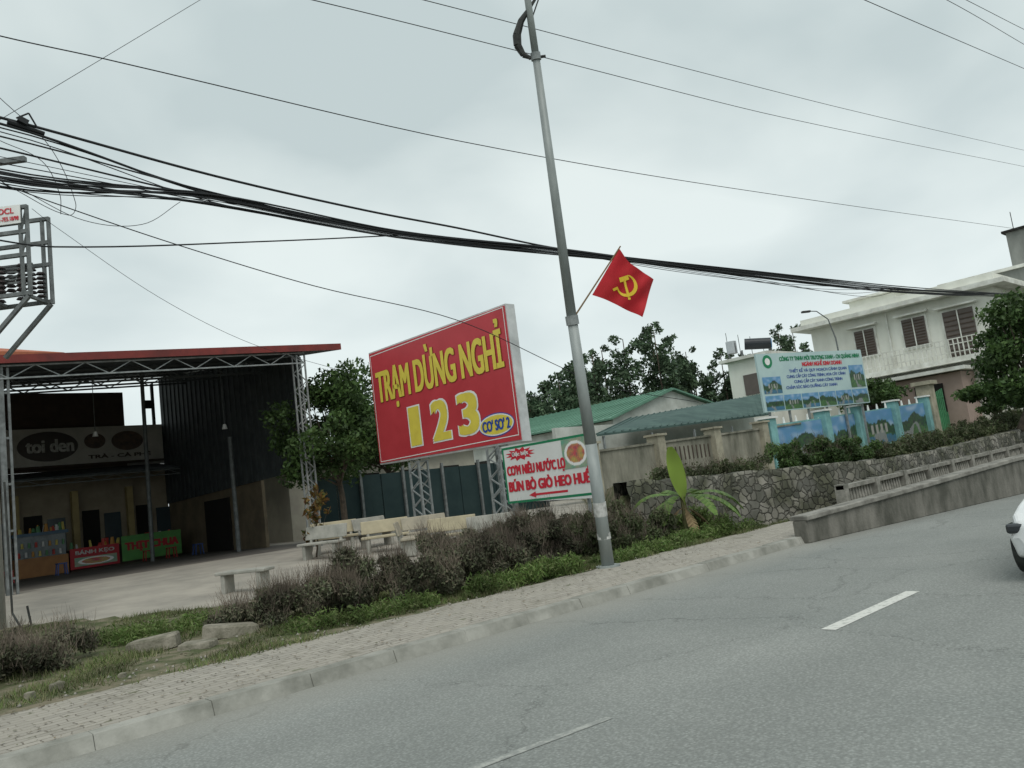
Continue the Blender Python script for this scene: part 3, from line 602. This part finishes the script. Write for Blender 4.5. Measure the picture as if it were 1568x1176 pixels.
# ------------------------------------------------------------------ compounds on the right
fcm=mat("fence_render",(.33,.315,.26),(.11,.11,.085),1.5,.9,.3,streak=(1,1,.35),detail=9); pil=mat("fence_pillar_cream",(.42,.39,.30),(.24,.225,.175),2,.85,detail=9)
S=B("concrete_fence"); x=18.0
zt2=lambda x: 2.42+(x-18)*.027
kk=0
while x<28.2:
    S.hexa("panels",fcm,[(x,16,1.0),(x+3.3,16,1.0),(x+3.3,16.12,1.0),(x,16.12,1.0),(x,16,zt2(x)),(x+3.3,16,zt2(x+3.3)),(x+3.3,16.12,zt2(x+3.3)),(x,16.12,zt2(x))])
    S.hexa("coping",fcm,[(x+.2,15.95,zt2(x)+.002),(x+3.1,15.95,zt2(x+3.1)+.002),(x+3.1,16.17,zt2(x+3.1)+.002),(x+.2,16.17,zt2(x)+.002),(x+.2,15.95,zt2(x)+.07),(x+3.1,15.95,zt2(x+3.1)+.07),(x+3.1,16.17,zt2(x+3.1)+.07),(x+.2,16.17,zt2(x)+.07)])
    S.box("pillars",pil,x-.2,x+.2,15.8,16.25,1.0,zt2(x)+.25); S.box("pillar_caps",pil,x-.26,x+.26,15.74,16.31,zt2(x)+.25,zt2(x)+.32)
    if kk==1:
        for k in range(11): S.box("slots",brn,x+.45+k*.24,x+.50+k*.24,15.98,15.996,1.9,zt2(x)-.15)
    x+=3.3; kk+=1
S.done()
cy_=mat("cyan_paint",(.24,.48,.48),(.15,.32,.33),2,.8,detail=9)
S=B("mural_wall"); XS=[28.5,33.1,36.3,40.5,44.7]; zb_=lambda x: 1.08+(x-28.5)*.038; zt_=lambda x: 2.82+(x-28.5)*.036
S.hexa("wall",cy_,[(28.5,16,.9),(44.7,16,.9),(44.7,16.2,.9),(28.5,16.2,.9),(28.5,16,zt_(28.5)),(44.7,16,zt_(44.7)),(44.7,16.2,zt_(44.7)),(28.5,16.2,zt_(28.5))])
for x in XS: S.box("pillars",cy_,x-.25,x+.25,15.8,16.3,.9,zt_(x)+.25); S.box("pillar_caps",wht,x-.32,x+.32,15.73,16.37,zt_(x)+.25,zt_(x)+.33)
for k in range(16): S.tube("finials",wht,(28.9+k,16.1,zt_(28.9+k)),(28.9+k,16.1,zt_(28.9+k)+.25),.06,.03,6)
root=S.done()
for k in range(4): picture("mural_%d"%k,root,V(XS[k]+.28,16,zb_(XS[k])+.1),V(1,0,.037),ey,ny,0,XS[k+1]-XS[k]-.56,0,1.58,k+1,"park",.012)
S=B("advertising_billboard"); a=V(30,16.9,3.42);b_=V(36.6,15.4,3.45); exb=(b_-a).normalized(); W=(b_-a).length; nb=V(exb.y,-exb.x,0).normalized(); nb=nb if nb.dot(V(-1,-1,0))>0 else -nb
S.obox("panel",mat("billboard_pale",(.46,.60,.59),(.40,.53,.54),1,.5),(a+b_)/2+V(0,0,1.22)-nb*.05,exb*W,nb*.1,V(0,0,2.44))
for k in range(6): S.beam("frame_posts",galv,a+exb*(W*(.06+k*.176))-nb*.14+V(0,0,-2),a+exb*(W*(.06+k*.176))-nb*.14+V(0,0,2.3),.08)
root=S.done(); O=a
def T2(body,s0,s1,t0,t1,m,bold=.012): text("line",body,root,O,exb,ey,nb,s0*W,s1*W,t0*2.44,t1*2.44,m,bold=bold,off=.008,capfit=True)
T2("CÔNG TY TNHH MÔI TRU'O'NG XANH - CN QUẢNG NINH",.2,.97,.86,.93,gr); T2("NGÀNH NGHỀ KINH DOANH",.4,.78,.75,.82,rd2)
for k,(t_,a0,a1) in enumerate([("THIẾT KẾ VÀ QUY HOẠCH CẢNH QUAN",.27,.82),("CUNG CẤP CÂY CÔNG TRÌNH, HOA CÂY CẢNH",.24,.80),("CUNG CẤP CÂY XANH CÔNG TRÌNH",.3,.76),("CHĂM SÓC BẢO DƯỠNG CÂY XANH",.22,.7)]): T2(t_,a0,a1,.65-k*.095,.70-k*.095,blu,.005)
ell(root,"logo",gr,O,exb,ey,nb,.09*W,.86*2.44,.28,.28,.01); ell(root,"logo_center",wht,O,exb,ey,nb,.09*W,.86*2.44,.15,.15,.014)
for k in range(6): picture("pic_%d"%k,root,O,exb,ey,nb,W*(.02+k*.163),W*(.175+k*.163),.05,.66,k+5,"park",.012,24,14)
picture("pic_7",root,O,exb,ey,nb,W*.84,W*.985,.75,1.75,12,"park",.012,24,20); picture("pic_8",root,O,exb,ey,nb,W*.02,W*.18,.75,1.45,9,"park",.012,24,20)
gm=mat("gate_green",(.10,.32,.16),(.07,.24,.12),3,.5); S=B("entrance_gate")
for x in (45.2,52.0): S.box("pillars",pil,x-.35,x+.35,15.7,16.4,1.4,4.3); S.box("pillar_caps",pil,x-.5,x+.5,15.55,16.55,4.3,4.5)
for k in range(24): x=45.7+k*.255; S.box("bars",gm,x,x+.05,16.0,16.05,1.8,3.7+.5*math.sin(math.pi*k/23))
for z in (1.9,2.6,3.6): S.box("rails",gm,45.6,51.6,16.06,16.1,z,z+.08)
S.box("sheet",gm,45.6,51.6,16.11,16.13,1.9,2.9); S.done()
S=B("boundary_wall"); S.box("w",pil,52.4,75,16,16.2,1.4,3.6); S.done()
S=B("green_roof_shed"); grn=mat("roof_green",(.13,.26,.19),(.08,.18,.125),.9,.7,streak=(1,.2,1)); sw_=mat("shed_white",(.58,.60,.56),(.40,.42,.38),1,.85,detail=9)
ap=V(39.3,28,6.2); e1=V(33.6,28,4.7); e2=V(45,28,4.85)
for (a,b_) in ((e1+V(-.3,0,-.08),ap),(ap,e2+V(.3,0,-.08))):
    S.hexa("roof",grn,[a+V(0,-.3,0),b_+V(0,-.3,0),b_+V(0,24,0),a+V(0,24,0),a+V(0,-.3,.1),b_+V(0,-.3,.1),b_+V(0,24,.1),a+V(0,24,.1)])
for k in range(48):
    y=27.8+k*.5; S.beam("roof_ribs",grn,(33.4,y,4.76),(39.2,y,6.31),.05)
S.poly("gable",sw_,[(33.7,28,1),(44.9,28,1),(44.9,28,4.8),ap[:],(33.7,28,4.68)]); S.box("side_wall",sw_,33.7,33.9,28.01,51,1,4.6)
for x in (35,38.2,41.5): S.box("windows",dk,x,x+1.4,27.95,27.99,2.9,3.9)
for k in range(7): S.box("side_windows",dk,33.64,33.69,29.5+k*3,31+k*3,2.6,3.6)
S.done()
S=B("awning_shed"); am=mat("awning_sheet",(.085,.135,.12),(.055,.09,.085),1.2,.85,spec=.15)
q_=[V(23,20,3.2),V(36,20,3.6),V(43.5,24.6,5.25),V(31,24.6,4.25)]
S.hexa("roof",am,[*q_,*[p+V(0,0,.08) for p in q_]])
for k in range(27):
    t=k/26; S.beam("ribs",am,q_[0].lerp(q_[1],t)+V(0,0,.09),q_[3].lerp(q_[2],t)+V(0,0,.09),.05)
S.box("backing_wall",sw_,26,43,25.0,25.2,1,4.1)
for x in np.arange(23.5,36,3): S.beam("posts",galv,(x,20.1,1),(x,20.1,3.2),.08)
S.done()
S=B("metal_fence"); dg=mat("fence_dark_green",(.022,.042,.042),(.012,.028,.03),1,.8)
for k in range(24): S.box("sheets",dg,14.9+k*.5,15.38+k*.5,27+(.03 if k%2 else 0),27.06,.5,2.9)
for k in range(7): S.box("posts",steel_d,14.85+k*2,14.95+k*2,26.88,26.98,.5,3.1)
S.done()
S=B("cream_house"); cw=mat("cream_wall",(.46,.44,.36),(.34,.32,.27),1,.85)
S.box("walls",cw,16.5,27,32,38,.5,4.0); S.hexa("roof",am,[(16,31.5,4.0),(27.5,31.5,4.0),(27.5,38.5,4.0),(16,38.5,4.0),(17,34.5,4.9),(26.5,34.5,4.9),(26.5,35.5,4.9),(17,35.5,4.9)])
for k in range(4): S.box("windows",dk,17.5+k*2.4,18.7+k*2.4,31.95,31.99,1.8,3.2)
S.done()
S=B("white_house"); hw=mat("house_white",(.76,.765,.70),(.64,.645,.58),.9,.85,streak=(1,1,.4),detail=9); sl=mat("slab_white",(.76,.77,.72),(.50,.50,.45),1.5,.85,detail=9); shut=mat("shutter_brown",(.13,.11,.10),None,3,.7); pk=mat("house_pink",(.38,.29,.25),None,2,.85)
S.box("walls",hw,50,62,13.2,24.0,1.5,9.35); S.box("roof_slab",sl,49.1,62.5,12.4,24.9,9.353,9.62); S.box("roof_parapet",hw,49.6,62,13,24.4,9.623,10.05)
S.box("stair_tower",hw,53,57,19.5,22.5,10.053,11.0); S.box("stair_tower_roof",sl,52.7,57.3,19.2,22.8,11.0,11.15)
S.box("floor_band",sl,49.85,49.995,13.2,24,5.5,5.8)
S.box("balcony_slab",sl,48.5,49.84,13.3,22.2,5.45,5.75)
for z in (6.0,6.45,6.75): S.box("balcony_rails",sl,48.53,48.58,13.3,22.2,z,z+.05)
for k in range(37): S.box("balcony_posts",sl,48.5,48.6,13.32+k*.245,13.36+k*.245,5.753,6.8)
for (y0,y1,z0,z1) in ((20.0,21.2,6.95,8.55),(17.0,18.3,6.9,8.6),(14.4,16.0,5.85,8.5)):
    S.box("window_frames",sl,49.90,49.997,y0-.12,y1+.12,z0-.12,z1+.12); S.box("shutters",shut,49.84,49.898,y0,y1,z0,z1)
    for k in range(9): z=z0+.1+k*(z1-z0-.15)/9; S.box("louvres",brn,49.81,49.838,y0+.05,y1-.05,z,z+.06)
    S.box("mullions",sl,49.78,49.808,(y0+y1)/2-.03,(y0+y1)/2+.03,z0,z1); S.box("hoods",sl,49.5,49.89,y0-.3,y1+.3,z1+.2,z1+.3)
S.box("drain_pipe",sl,49.88,49.99,19.1,19.2,1.5,9.3)
S.box("ground_floor_wing",pk,47.8,49.98,15,21.5,1.5,4.9); S.box("ground_floor_windows",dk,47.72,47.79,16,17.5,2.8,4.4); S.box("ground_floor_windows",dk,47.72,47.79,18.5,20.5,2.8,4.4); S.box("wing_canopy",sl,47.2,49.9,14.6,22,4.95,5.15)
S.box("side_windows",shut,52,54,13.12,13.19,6.8,8.5); S.box("side_windows",shut,57,59,13.12,13.19,6.8,8.5)
S.done()
S=B("grey_building"); gb=mat("grey_render",(.28,.29,.27),(.14,.15,.14),.8,.9,streak=(1,1,.4),detail=9)
S.box("walls",gb,58,70,2,18.3,1.5,11.3); S.box("parapet",sl,57.8,70.2,1.8,18.5,11.303,11.5); S.box("tower",gb,60,66,4,14.5,11.503,14.1); S.box("tower_cap",dk,59.8,66.2,3.8,14.7,14.1,14.25)
for k in range(4): S.box("windows",dk,57.92,57.99,3.5+k*3.6,5+k*3.6,7.5,9.3)
for k in range(3): S.beam("aerials",blk,(60,6+k*4,14.2),(60,6+k*4,16.2-k*.4),.04)
S.done()
S=B("water_tank_building"); S.box("walls",hw,46,53,25.3,28.0,1.2,7.9); S.box("roof_slab",sl,45.6,53.4,24.9,28.4,7.903,8.1); S.box("window",shut,45.93,45.99,26,27,5.6,6.9)
tk=mat("tank_black",(.03,.035,.04),None,3,.4); ss=mat("tank_steel",(.5,.52,.53),None,3,.3,metal=.7)
S.tube("black_tank",tk,(46.6,26.9,8.95),(47.4,25.5,8.75),.36,.36,18); S.tube("tank_end",mat("tank_blue",(.05,.2,.4),None,3,.4),(47.4,25.5,8.75),(47.43,25.45,8.745),.30,.30,18)
S.tube("steel_tank",ss,(46.4,27.75,8.5),(46.4,27.75,9.3),.34,.34,14)
for a_ in ((46.5,27.1),(47.5,25.6),(46.9,27.4),(47.8,25.9),(46.2,27.9)): S.beam("stand",st,(a_[0],a_[1],8.1),(a_[0],a_[1],8.6),.07)
for k in range(4): S.beam("aerials",st,(46.2+k*.6,27.9-k*.5,8.1),(46.2+k*.6,27.9-k*.5,9.9-k*.2),.03)
S.done()
S=B("street_lamp"); S.path("pole",steel_d,[V(39.4,17.55,1.3),V(39.2,17.6,7.0),V(38.95,17.7,8.0),V(38.5,18.0,8.45),V(38.15,18.25,8.5)],[.055,.04,.03,.025,.025],8); S.obox("head",blk,(38.05,18.33,8.48),V(-.35,.25,0),V(.1,.14,0),V(0,0,.09)); S.done()
# ------------------------------------------------------------------ vegetation
lg=leafmat("leaf_green",[(.035,.065,.02),(.06,.11,.03),(.085,.14,.045),(.05,.09,.035)])
ld=leafmat("leaf_distant",[(.045,.078,.045),(.068,.11,.058),(.095,.135,.08)],.8,.1)  # distance haze is mixed into these leaf colours
lh=leafmat("leaf_hedge",[(.055,.062,.04),(.095,.09,.062),(.075,.095,.048),(.13,.11,.08)],.8,0)
lw=leafmat("leaf_weed",[(.06,.11,.025),(.10,.16,.04),(.14,.17,.065),(.08,.12,.035)])
lb=leafmat("leaf_bush",[(.05,.072,.028),(.08,.105,.045),(.115,.115,.07)])
tree("roadside_tree",(14.9,25,.6),(14.7,25,4.6),(2.5,2.3,2.5),38,15000,.17,.09,lg,.13,(.2,.36))
tree("roadside_tree",(20,29,.6),(19.6,29,5.2),(2.6,2.4,2.4),24,6500,.2,.11,lg,.15)
tree("garden_tree",(37.2,9.9,1.4),(37.4,9.2,4.5),(2.4,2.6,2.6),34,15000,.2,.11,lg,.16,(.2,.36))
tree("garden_tree",(43,12.5,1.5),(43,12.2,3.0),(1.8,1.6,1.0),14,4000,.2,.11,lg,.1)
tree("garden_tree",(44.5,18.6,1.5),(44.5,18.6,4.0),(2.0,1.8,1.2),16,4000,.2,.11,lg,.1)
tree("croton_shrub",(11.1,20.3,.5),(11.1,20.2,1.7),(.55,.55,1.0),16,420,.16,.07,leafmat("leaf_croton",[(.05,.07,.02),(.26,.16,.04),(.14,.06,.03),(.07,.10,.03)]),.025,(.15,.3))
TL=[(43,8.6),(44.5,9.3),(46,10.5),(48,11.3),(50,12.2),(52.5,13.0),(55,13.6),(57.6,14.6),(60,15.0),(62,16.0),(64.5,14.8),(67,13.6),(69,12.4),(71,13.2),(73.5,12.6),(76,11.6),(79,12.4),(84,14),(88,17.4),(92,17.6),(97,15.5)]
cl=[]; E=bpy.data.objects.new("distant_tree_line",None); COL.objects.link(E)
b=B("trunks")
for x,z in TL:
    yy=45+random.uniform(-2,2); b.tube("trunks",bark,(x,yy,.5),(x,yy,z-.8),.16,.04,6)
    for k in range(24):
        h_=(k+random.random())/24; rr=random.uniform(.6,1.2)*(1.35-h_*.85)
        cl.append((x+random.gauss(0,1)*(1.25-h_)*1.25,yy+random.uniform(-1.5,1.5),5+(z-5.6)*h_,rr,rr,rr*.85))
b.done().parent=E
foliage("crowns",cl,95000,.36,.18,ld,E)
def hedge(name,pts,n,L_,W_,m,twigs=0):
    cl=[]
    for k in range(len(pts)-1):
        a=np.array(pts[k]);b_=np.array(pts[k+1]); l=np.hypot(*(b_-a)[:2]); c=max(2,int(l/.16))
        for i in range(c):
            for _ in range(4):
                p=a+(b_-a)*((i+random.random())/c); ang=random.random()*6.28; rr=p[2]*random.random()**.6*.85
                x=p[0]+rr*math.cos(ang); y=p[1]+rr*math.sin(ang); z0=H(x,y); hgt=p[3]*(1-.35*(rr/p[2])**2)*random.uniform(.72,1.08)*(1+.18*mnoise.noise(V(x*1.6,y*1.6,4)))
                zc=random.uniform(.12,.9)*hgt; s_=random.uniform(.12,.22); cl.append((x,y,z0+zc,s_,s_,s_*.9))
    c=np.array(cl); pt=clump_pts(cl,n,.8)
    v,f=leafquads(pt,L_,W_,.6)
    o=npmesh("leaves",v,f,m)
    E=bpy.data.objects.new(name,None); COL.objects.link(E); o.parent=E
    if twigs:
        idx=np.random.choice(len(c),twigs); base=c[idx,:3]+np.random.normal(0,.08,(twigs,3))
        d=np.random.normal(0,.35,(twigs,3)); d[:,2]=1; d/=np.linalg.norm(d,axis=1)[:,None]; ln=np.random.uniform(.12,.36,(twigs,1))
        a_=np.random.uniform(0,6.28,twigs); s=np.stack([np.cos(a_),np.sin(a_),0*a_],1)*.0035
        v=np.stack([base-s,base+s,base+d*ln+s*.4,base+d*ln-s*.4],1).reshape(-1,3)
        npmesh("twigs",v,np.arange(4*twigs).reshape(-1,4),leafmat("twig_brown",[(.09,.075,.055),(.17,.14,.11),(.13,.105,.085)],.9,0),E)
    return E
hedge("dry_hedge",[(5.5,12.3,.75,.66),(6.4,11.3,1.05,.92),(7.6,10.95,1.1,1.02),(9.0,11.05,1.1,1.08),(10.6,11.6,1.0,1.15),(11.9,12.0,.8,1.05)],130000,.06,.026,lh,16000)
hedge("low_shrub",[(-1,12,.9,.5),(.4,12.2,1.1,.5),(1.6,12.2,1.1,.55),(2.5,12.3,1.0,.5),(3.0,12.8,.6,.42)],36000,.055,.024,lh,5000)
hedge("green_bush",[(11.9,11.4,.6,.8),(13.0,11.0,.75,1.0),(14.2,10.9,.5,.75)],30000,.07,.032,lb,3500)
hedge("creeper_bush",[(15.6,11.3,.4,.55),(17.2,11.2,.35,.4)],6000,.07,.035,lw,500)
hedge("wall_top_bush",[(16.2,12.3,.4,.35),(18.4,12.2,.4,.4),(20.4,11.9,.5,.5)],7000,.08,.04,lb,1200)
hedge("wall_bush",[(22.2,12.2,.9,.9),(24,11.8,1.0,1.1),(26,11.5,.9,.8)],20000,.1,.05,lg,2000)
hedge("wall_hedge",[(26,11.2,.8,.5),(31,11.2,.9,.7),(36,11.0,1.0,.8),(44,11.2,1.0,.8),(52,11,1,.9)],34000,.11,.05,lb,2500)
hedge("rear_bush",[(11.9,14.6,.5,.55),(12.6,13.6,.6,.85),(13.3,12.6,.6,.95),(13.9,12.2,.5,1.0)],20000,.07,.035,lb,1800)
hedge("verge_weeds",[(8.0,9.95,.25,.25),(9.6,9.85,.28,.32),(10.4,9.9,.22,.25)],7000,.08,.02,lw)
hedge("verge_weeds",[(5.2,10.6,.25,.14),(6.2,10.2,.25,.18),(7.4,10.0,.2,.16)],4000,.07,.018,lw)
hedge("verge_weeds",[(11.3,9.9,.35,.16),(13.4,10.0,.45,.22),(15.8,10.0,.5,.24)],12000,.08,.02,lw)
hedge("verge_weeds",[(3.3,14.0,.5,.14),(4.5,13.0,.6,.18),(5.6,13.6,.5,.2)],7000,.07,.018,lw)
# grass
pts=[]
while len(pts)<75000:
    x=random.uniform(-3,18); y=random.uniform(9.5,13.3 if x>6 else 18.2)
    if y>ye(x)+.2: continue
    d=mnoise.noise(V(x*.8,y*.8,9))+.35*mnoise.noise(V(x*3,y*3,2))
    near=1-min(1,abs(y-9.6)/.25)
    if d>-.08 and random.random()<.3+d*2-near*.4 and raised(x,y)<0: pts.append((x,y,max(H(x,y),.13 if y<9.75 else -1)))
p=np.array(pts); n=len(p); a_=np.random.uniform(0,6.28,n); s=np.stack([np.cos(a_),np.sin(a_),0*a_],1)*.006
d=np.random.normal(0,.045,(n,3)); d[:,2]=np.random.uniform(.025,.11,n)
v=np.stack([p-s,p+s,p+d],1).reshape(-1,3); npmesh("grass",v,np.arange(3*n).reshape(-1,3),leafmat("leaf_grass",[(.07,.11,.03),(.10,.14,.042),(.18,.16,.095),(.08,.105,.035)],.7,0))
n=1800; x=np.random.uniform(-1,14,n); y=np.where(np.random.rand(n)<.35,np.random.uniform(7.85,9.8,n),np.random.uniform(9.5,12,n)); p=np.stack([x,y,np.full(n,.14)],1)
v,f=leafquads(p,.06,.03); hz_=np.array([H(a,b) if b>9.7 else .131 for a,b in zip(x,y)]); v[:,2]=np.repeat(hz_,4)+.004+.01*np.random.rand(len(v)); npmesh("leaf_litter",v,f,leafmat("litter",[(.12,.09,.05),(.25,.2,.14),(.3,.28,.24),(.1,.1,.05)],.8,0))
vs=[];fs=[]
for k in range(520):
    x=random.uniform(0,14); y=random.choice([random.uniform(9.5,10.4),random.uniform(9.6,13),random.uniform(8.8,9.6)]); r_=random.uniform(.008,.033) if y>9.6 else random.uniform(.006,.015); z=(H(x,y) if y>9.7 else .13)+r_*.3; i=len(vs)
    for (a,b,c) in [(1,0,0),(0,1,0),(-1,0,0),(0,-1,0),(0,0,.8),(0,0,-.8)]: vs.append((x+a*r_*random.uniform(.6,1.3),y+b*r_*random.uniform(.6,1.3),z+c*r_))
    for t in [(0,1,4),(1,2,4),(2,3,4),(3,0,4),(1,0,5),(2,1,5),(3,2,5),(0,3,5)]: fs.append(tuple(i+q0 for q0 in t))
npmesh("gravel",vs,fs,mat("gravel_stone",(.34,.32,.28),(.2,.19,.16),4,.9))
# banana
E=bpy.data.objects.new("banana_plant",None); COL.objects.link(E)
S=B("stem"); S.path("stem",mat("banana_stem",(.17,.19,.08),(.10,.08,.045),4,.7),[V(14.8,10.65,.1),V(14.82,10.65,.6),V(14.8,10.66,1.05)],[.085,.075,.045],8); S.done().parent=E
blm=leafmat("banana_leaf",[(.08,.15,.035),(.12,.20,.05),(.15,.22,.06)],.45,.3); blm2=leafmat("banana_leaf_young",[(.27,.38,.07),(.24,.35,.06)],.4,.4); bld=leafmat("banana_leaf_dry",[(.18,.13,.07),(.24,.18,.1)],.8,.1)
def bleaf(az,len_,wid,rise,droop,m,z0=1.0,curl=.35):
    d=V(math.cos(az),math.sin(az),0); side=V(-d.y,d.x,0); n=26; vs=[];fs=[]
    def cp(t): return V(14.8,10.65,0)+d*len_*t*(1-.2*t*t)+V(0,0,z0+rise*t-droop*t*t)
    def wd(t): return wid*math.sin(math.pi*min(1,max(0,(t-.16)/.86)))**.5 if t>.17 else .03
    for sgn in (-1,1):
        for k in range(n):
            t0,t1=k/n,(k+1)/n; a=cp(t0);b2=cp(t1); w0,w1=wd(t0)*.5,wd(t1)*.5
            j=random.uniform(-.05,.05); gap=.85 if random.random()<.35 else 1.0
            o1=a+side*sgn*w0+V(0,0,-w0*curl*(1+j*5)); o2=a.lerp(b2,gap)+side*sgn*w1+V(0,0,-w1*curl*(1+j*5)); i=len(vs)
            vs+= [a[:],b2[:],o2[:],o1[:]]; fs.append((i,i+1,i+2,i+3))
    npmesh("leaf",vs,fs,m,E)
vs=[];n=14
for k in range(n+1):
    t=k/n; w_=.02+.16*math.sin(math.pi*min(1,max(0,(t-.12)/.9)))**.6 if t>.12 else .02; c=V(14.8,10.62,.85+1.3*t)+V(-.12*t,.08*t,0)
    for sgn in (-1,0,1): vs.append((c+V(.725,-.688,0)*w_*sgn+V(.69,.72,0)*(-.05*abs(sgn)))[:])
npmesh("young_leaf",vs,[(k*3+q0,k*3+q0+1,k*3+q0+4,k*3+q0+3) for k in range(n) for q0 in (0,1)],blm2,E)
for az_,l_,w_,ri,dr in ((-.8,1.6,.36,.75,1.15),(2.3,1.5,.34,.85,1.1),(-1.7,1.1,.3,.5,.9),(3.2,1.15,.32,.6,1.1),(.2,1.2,.3,.8,.9),(1.2,1.1,.3,.7,.6),(-.35,1.8,.32,.35,.9),(2.75,1.3,.3,.25,.85),(-1.2,1.5,.32,.45,1.0),(1.9,1.1,.26,.2,.8)): bleaf(az_,l_,w_,ri,dr,blm)
for az_ in (-.6,2.5,-2.2): bleaf(az_,.8,.22,-.2,.55,bld,.8,.8)
# ------------------------------------------------------------------ benches, rubble
bms=[mat("bench_cream",(.44,.39,.27),(.34,.30,.21),3,.7),mat("bench_grey",(.38,.37,.33),(.26,.26,.23),3,.8),mat("bench_beige",(.40,.36,.28),(.28,.26,.21),3,.8)]; bw_=bms[1]
def bench(x,y,az_,m,back=True,l=1.3):
    c=math.cos(az_);s_=math.sin(az_); z=H(x,y); S=B("park_bench"); X_=V(c,s_,0);Y_=V(-s_,c,0);Z_=V(0,0,1); o_=V(x,y,z)
    S.obox("seat",m,o_+Z_*.43,X_*l,Y_*.4,Z_*.07)
    for k in (-1,1): S.obox("legs",bw_,o_+X_*(l*.36*k)+Z_*.195,X_*.1,Y_*.34,Z_*.40)
    if back:
        tilt=(Z_+Y_*.25).normalized(); S.obox("backrest",m,o_+Y_*.27+Z_*.70,X_*l,Y_*.05,tilt*.36)
        for k in (-1,1): S.obox("back_supports",bw_,o_+X_*(l*.36*k)+Y_*.23+Z_*.45,X_*.08,Y_*.08,tilt*.5)
    S.done(bevel=.02)
bench(7.3,16.4,-1.05,bw_,False,1.2); bench(11.9,20.6,-.5,bms[0]); bench(13.1,20.3,.2,bms[1]); bench(12.4,18.8,-.6,bms[0]); bench(13.4,18.2,-.3,bms[2]); bench(12.9,16.6,-.9,bms[0]); bench(13.5,15.6,-.7,bms[1]); bench(12.2,17.4,.9,bms[2]); bench(10.9,19.6,-1.1,bms[1])
rk=mat("broken_concrete",(.30,.275,.225),(.13,.125,.09),5,.9,.7)
def slab(x,y,a_,l,w_,h_,t_):
    z=H(x,y)+h_*.45; c=math.cos(a_);s_=math.sin(a_); vs=[];ring=11
    for lv,(zz,sc) in enumerate(((-.5,1.05),(.35,1.0),(.5,.93))):
        for k in range(ring):
            a=2*math.pi*k/ring; rx=math.copysign(abs(math.cos(a))**.45,math.cos(a))*l/2*sc; ry=math.copysign(abs(math.sin(a))**.45,math.sin(a))*w_/2*sc
            j=1+.16*mnoise.noise(V(k*1.7,x*9,y*5)); rx*=j; ry*=j
            vs.append((x+rx*c-ry*s_,y+rx*s_+ry*c,z+zz*h_+rx*t_+.012*mnoise.noise(V(k*3,lv,x))))
    fs=[(lv*ring+k,lv*ring+(k+1)%ring,(lv+1)*ring+(k+1)%ring,(lv+1)*ring+k) for lv in (0,1) for k in range(ring)]+[tuple(2*ring+k for k in range(ring))]
    me=bpy.data.meshes.new("s"); me.from_pydata(vs,[],fs); me.materials.append(rk); o=bpy.data.objects.new("concrete_slab",me); COL.objects.link(o)
slab(4.0,12.1,-.6,.66,.38,.18,.08); slab(4.95,11.75,-.3,.75,.4,.17,-.12); slab(4.3,11.3,-.9,.5,.35,.08,.0); slab(2.4,10.5,.3,.14,.1,.08,0); slab(2.1,10.35,.8,.1,.09,.07,0); slab(3.0,10.2,.8,.08,.07,.05,0); slab(11.5,12.4,-.5,1.0,.35,.12,0)
# ------------------------------------------------------------------ white car
S=B("white_car"); cw_=mat("car_white",(.75,.76,.76),None,2,.25,spec=.6); gl=mat("car_glass",(.02,.025,.03),None,3,.08,spec=.8); x0=9.85;yc=2.18
prof=[(0,.38,.60,.66),(.06,.28,.66,.76),(.25,.24,.72,.83),(.6,.2,.78,.87),(1.1,.2,.88,.88),(2.0,.2,.95,.89),(3.2,.2,.97,.89),(3.9,.22,.98,.86),(4.15,.3,.9,.78)]
v=[];f=[]
for (x,zb2,zt3,hw_) in prof:
    v+=[(x0+x,yc-hw_*.93,zb2),(x0+x,yc-hw_,(zb2+zt3)/2),(x0+x,yc-hw_*.9,zt3),(x0+x,yc,zt3+.04),(x0+x,yc+hw_*.9,zt3),(x0+x,yc+hw_,(zb2+zt3)/2),(x0+x,yc+hw_*.93,zb2)]
for k in range(len(prof)-1):
    for j in range(7): a=k*7+j;b2=k*7+(j+1)%7; f.append((a,a+7,b2+7,b2))
f.append(tuple(range(7))); f.append(tuple(reversed(range(len(v)-7,len(v)))))
S.parts["body"]=(v,f,cw_)
S.hexa("cabin_glass",gl,[(x0+1.0,yc-.80,.9),(x0+3.95,yc-.80,.97),(x0+3.95,yc+.80,.97),(x0+1.0,yc+.80,.9),(x0+1.75,yc-.62,1.42),(x0+3.5,yc-.62,1.42),(x0+3.5,yc+.62,1.42),(x0+1.75,yc+.62,1.42)])
S.hexa("roof",cw_,[(x0+1.7,yc-.64,1.421),(x0+3.55,yc-.64,1.421),(x0+3.55,yc+.64,1.421),(x0+1.7,yc+.64,1.421),(x0+1.95,yc-.55,1.48),(x0+3.35,yc-.55,1.48),(x0+3.35,yc+.55,1.48),(x0+1.95,yc+.55,1.48)])
for xx in (x0+.75,x0+3.35):
    for yy in (yc-.9,yc+.7): S.tube("tyres",blk,(xx,yy,.31),(xx,yy+.2,.31),.31,.31,24); S.tube("rims",ss,(xx,yy-.005,.31),(xx,yy+.205,.31),.19,.19,16)
for sg in (-1,1): S.obox("headlights",gl,(x0+.14,yc+sg*.64,.58),V(.24,-.0,.0),V(0,.30,0),V(0,0,.11))
S.obox("grille",blk,(x0+.02,yc,.45),V(.08,0,0),V(0,.9,0),V(0,0,.16))
S.done(bevel=.03)
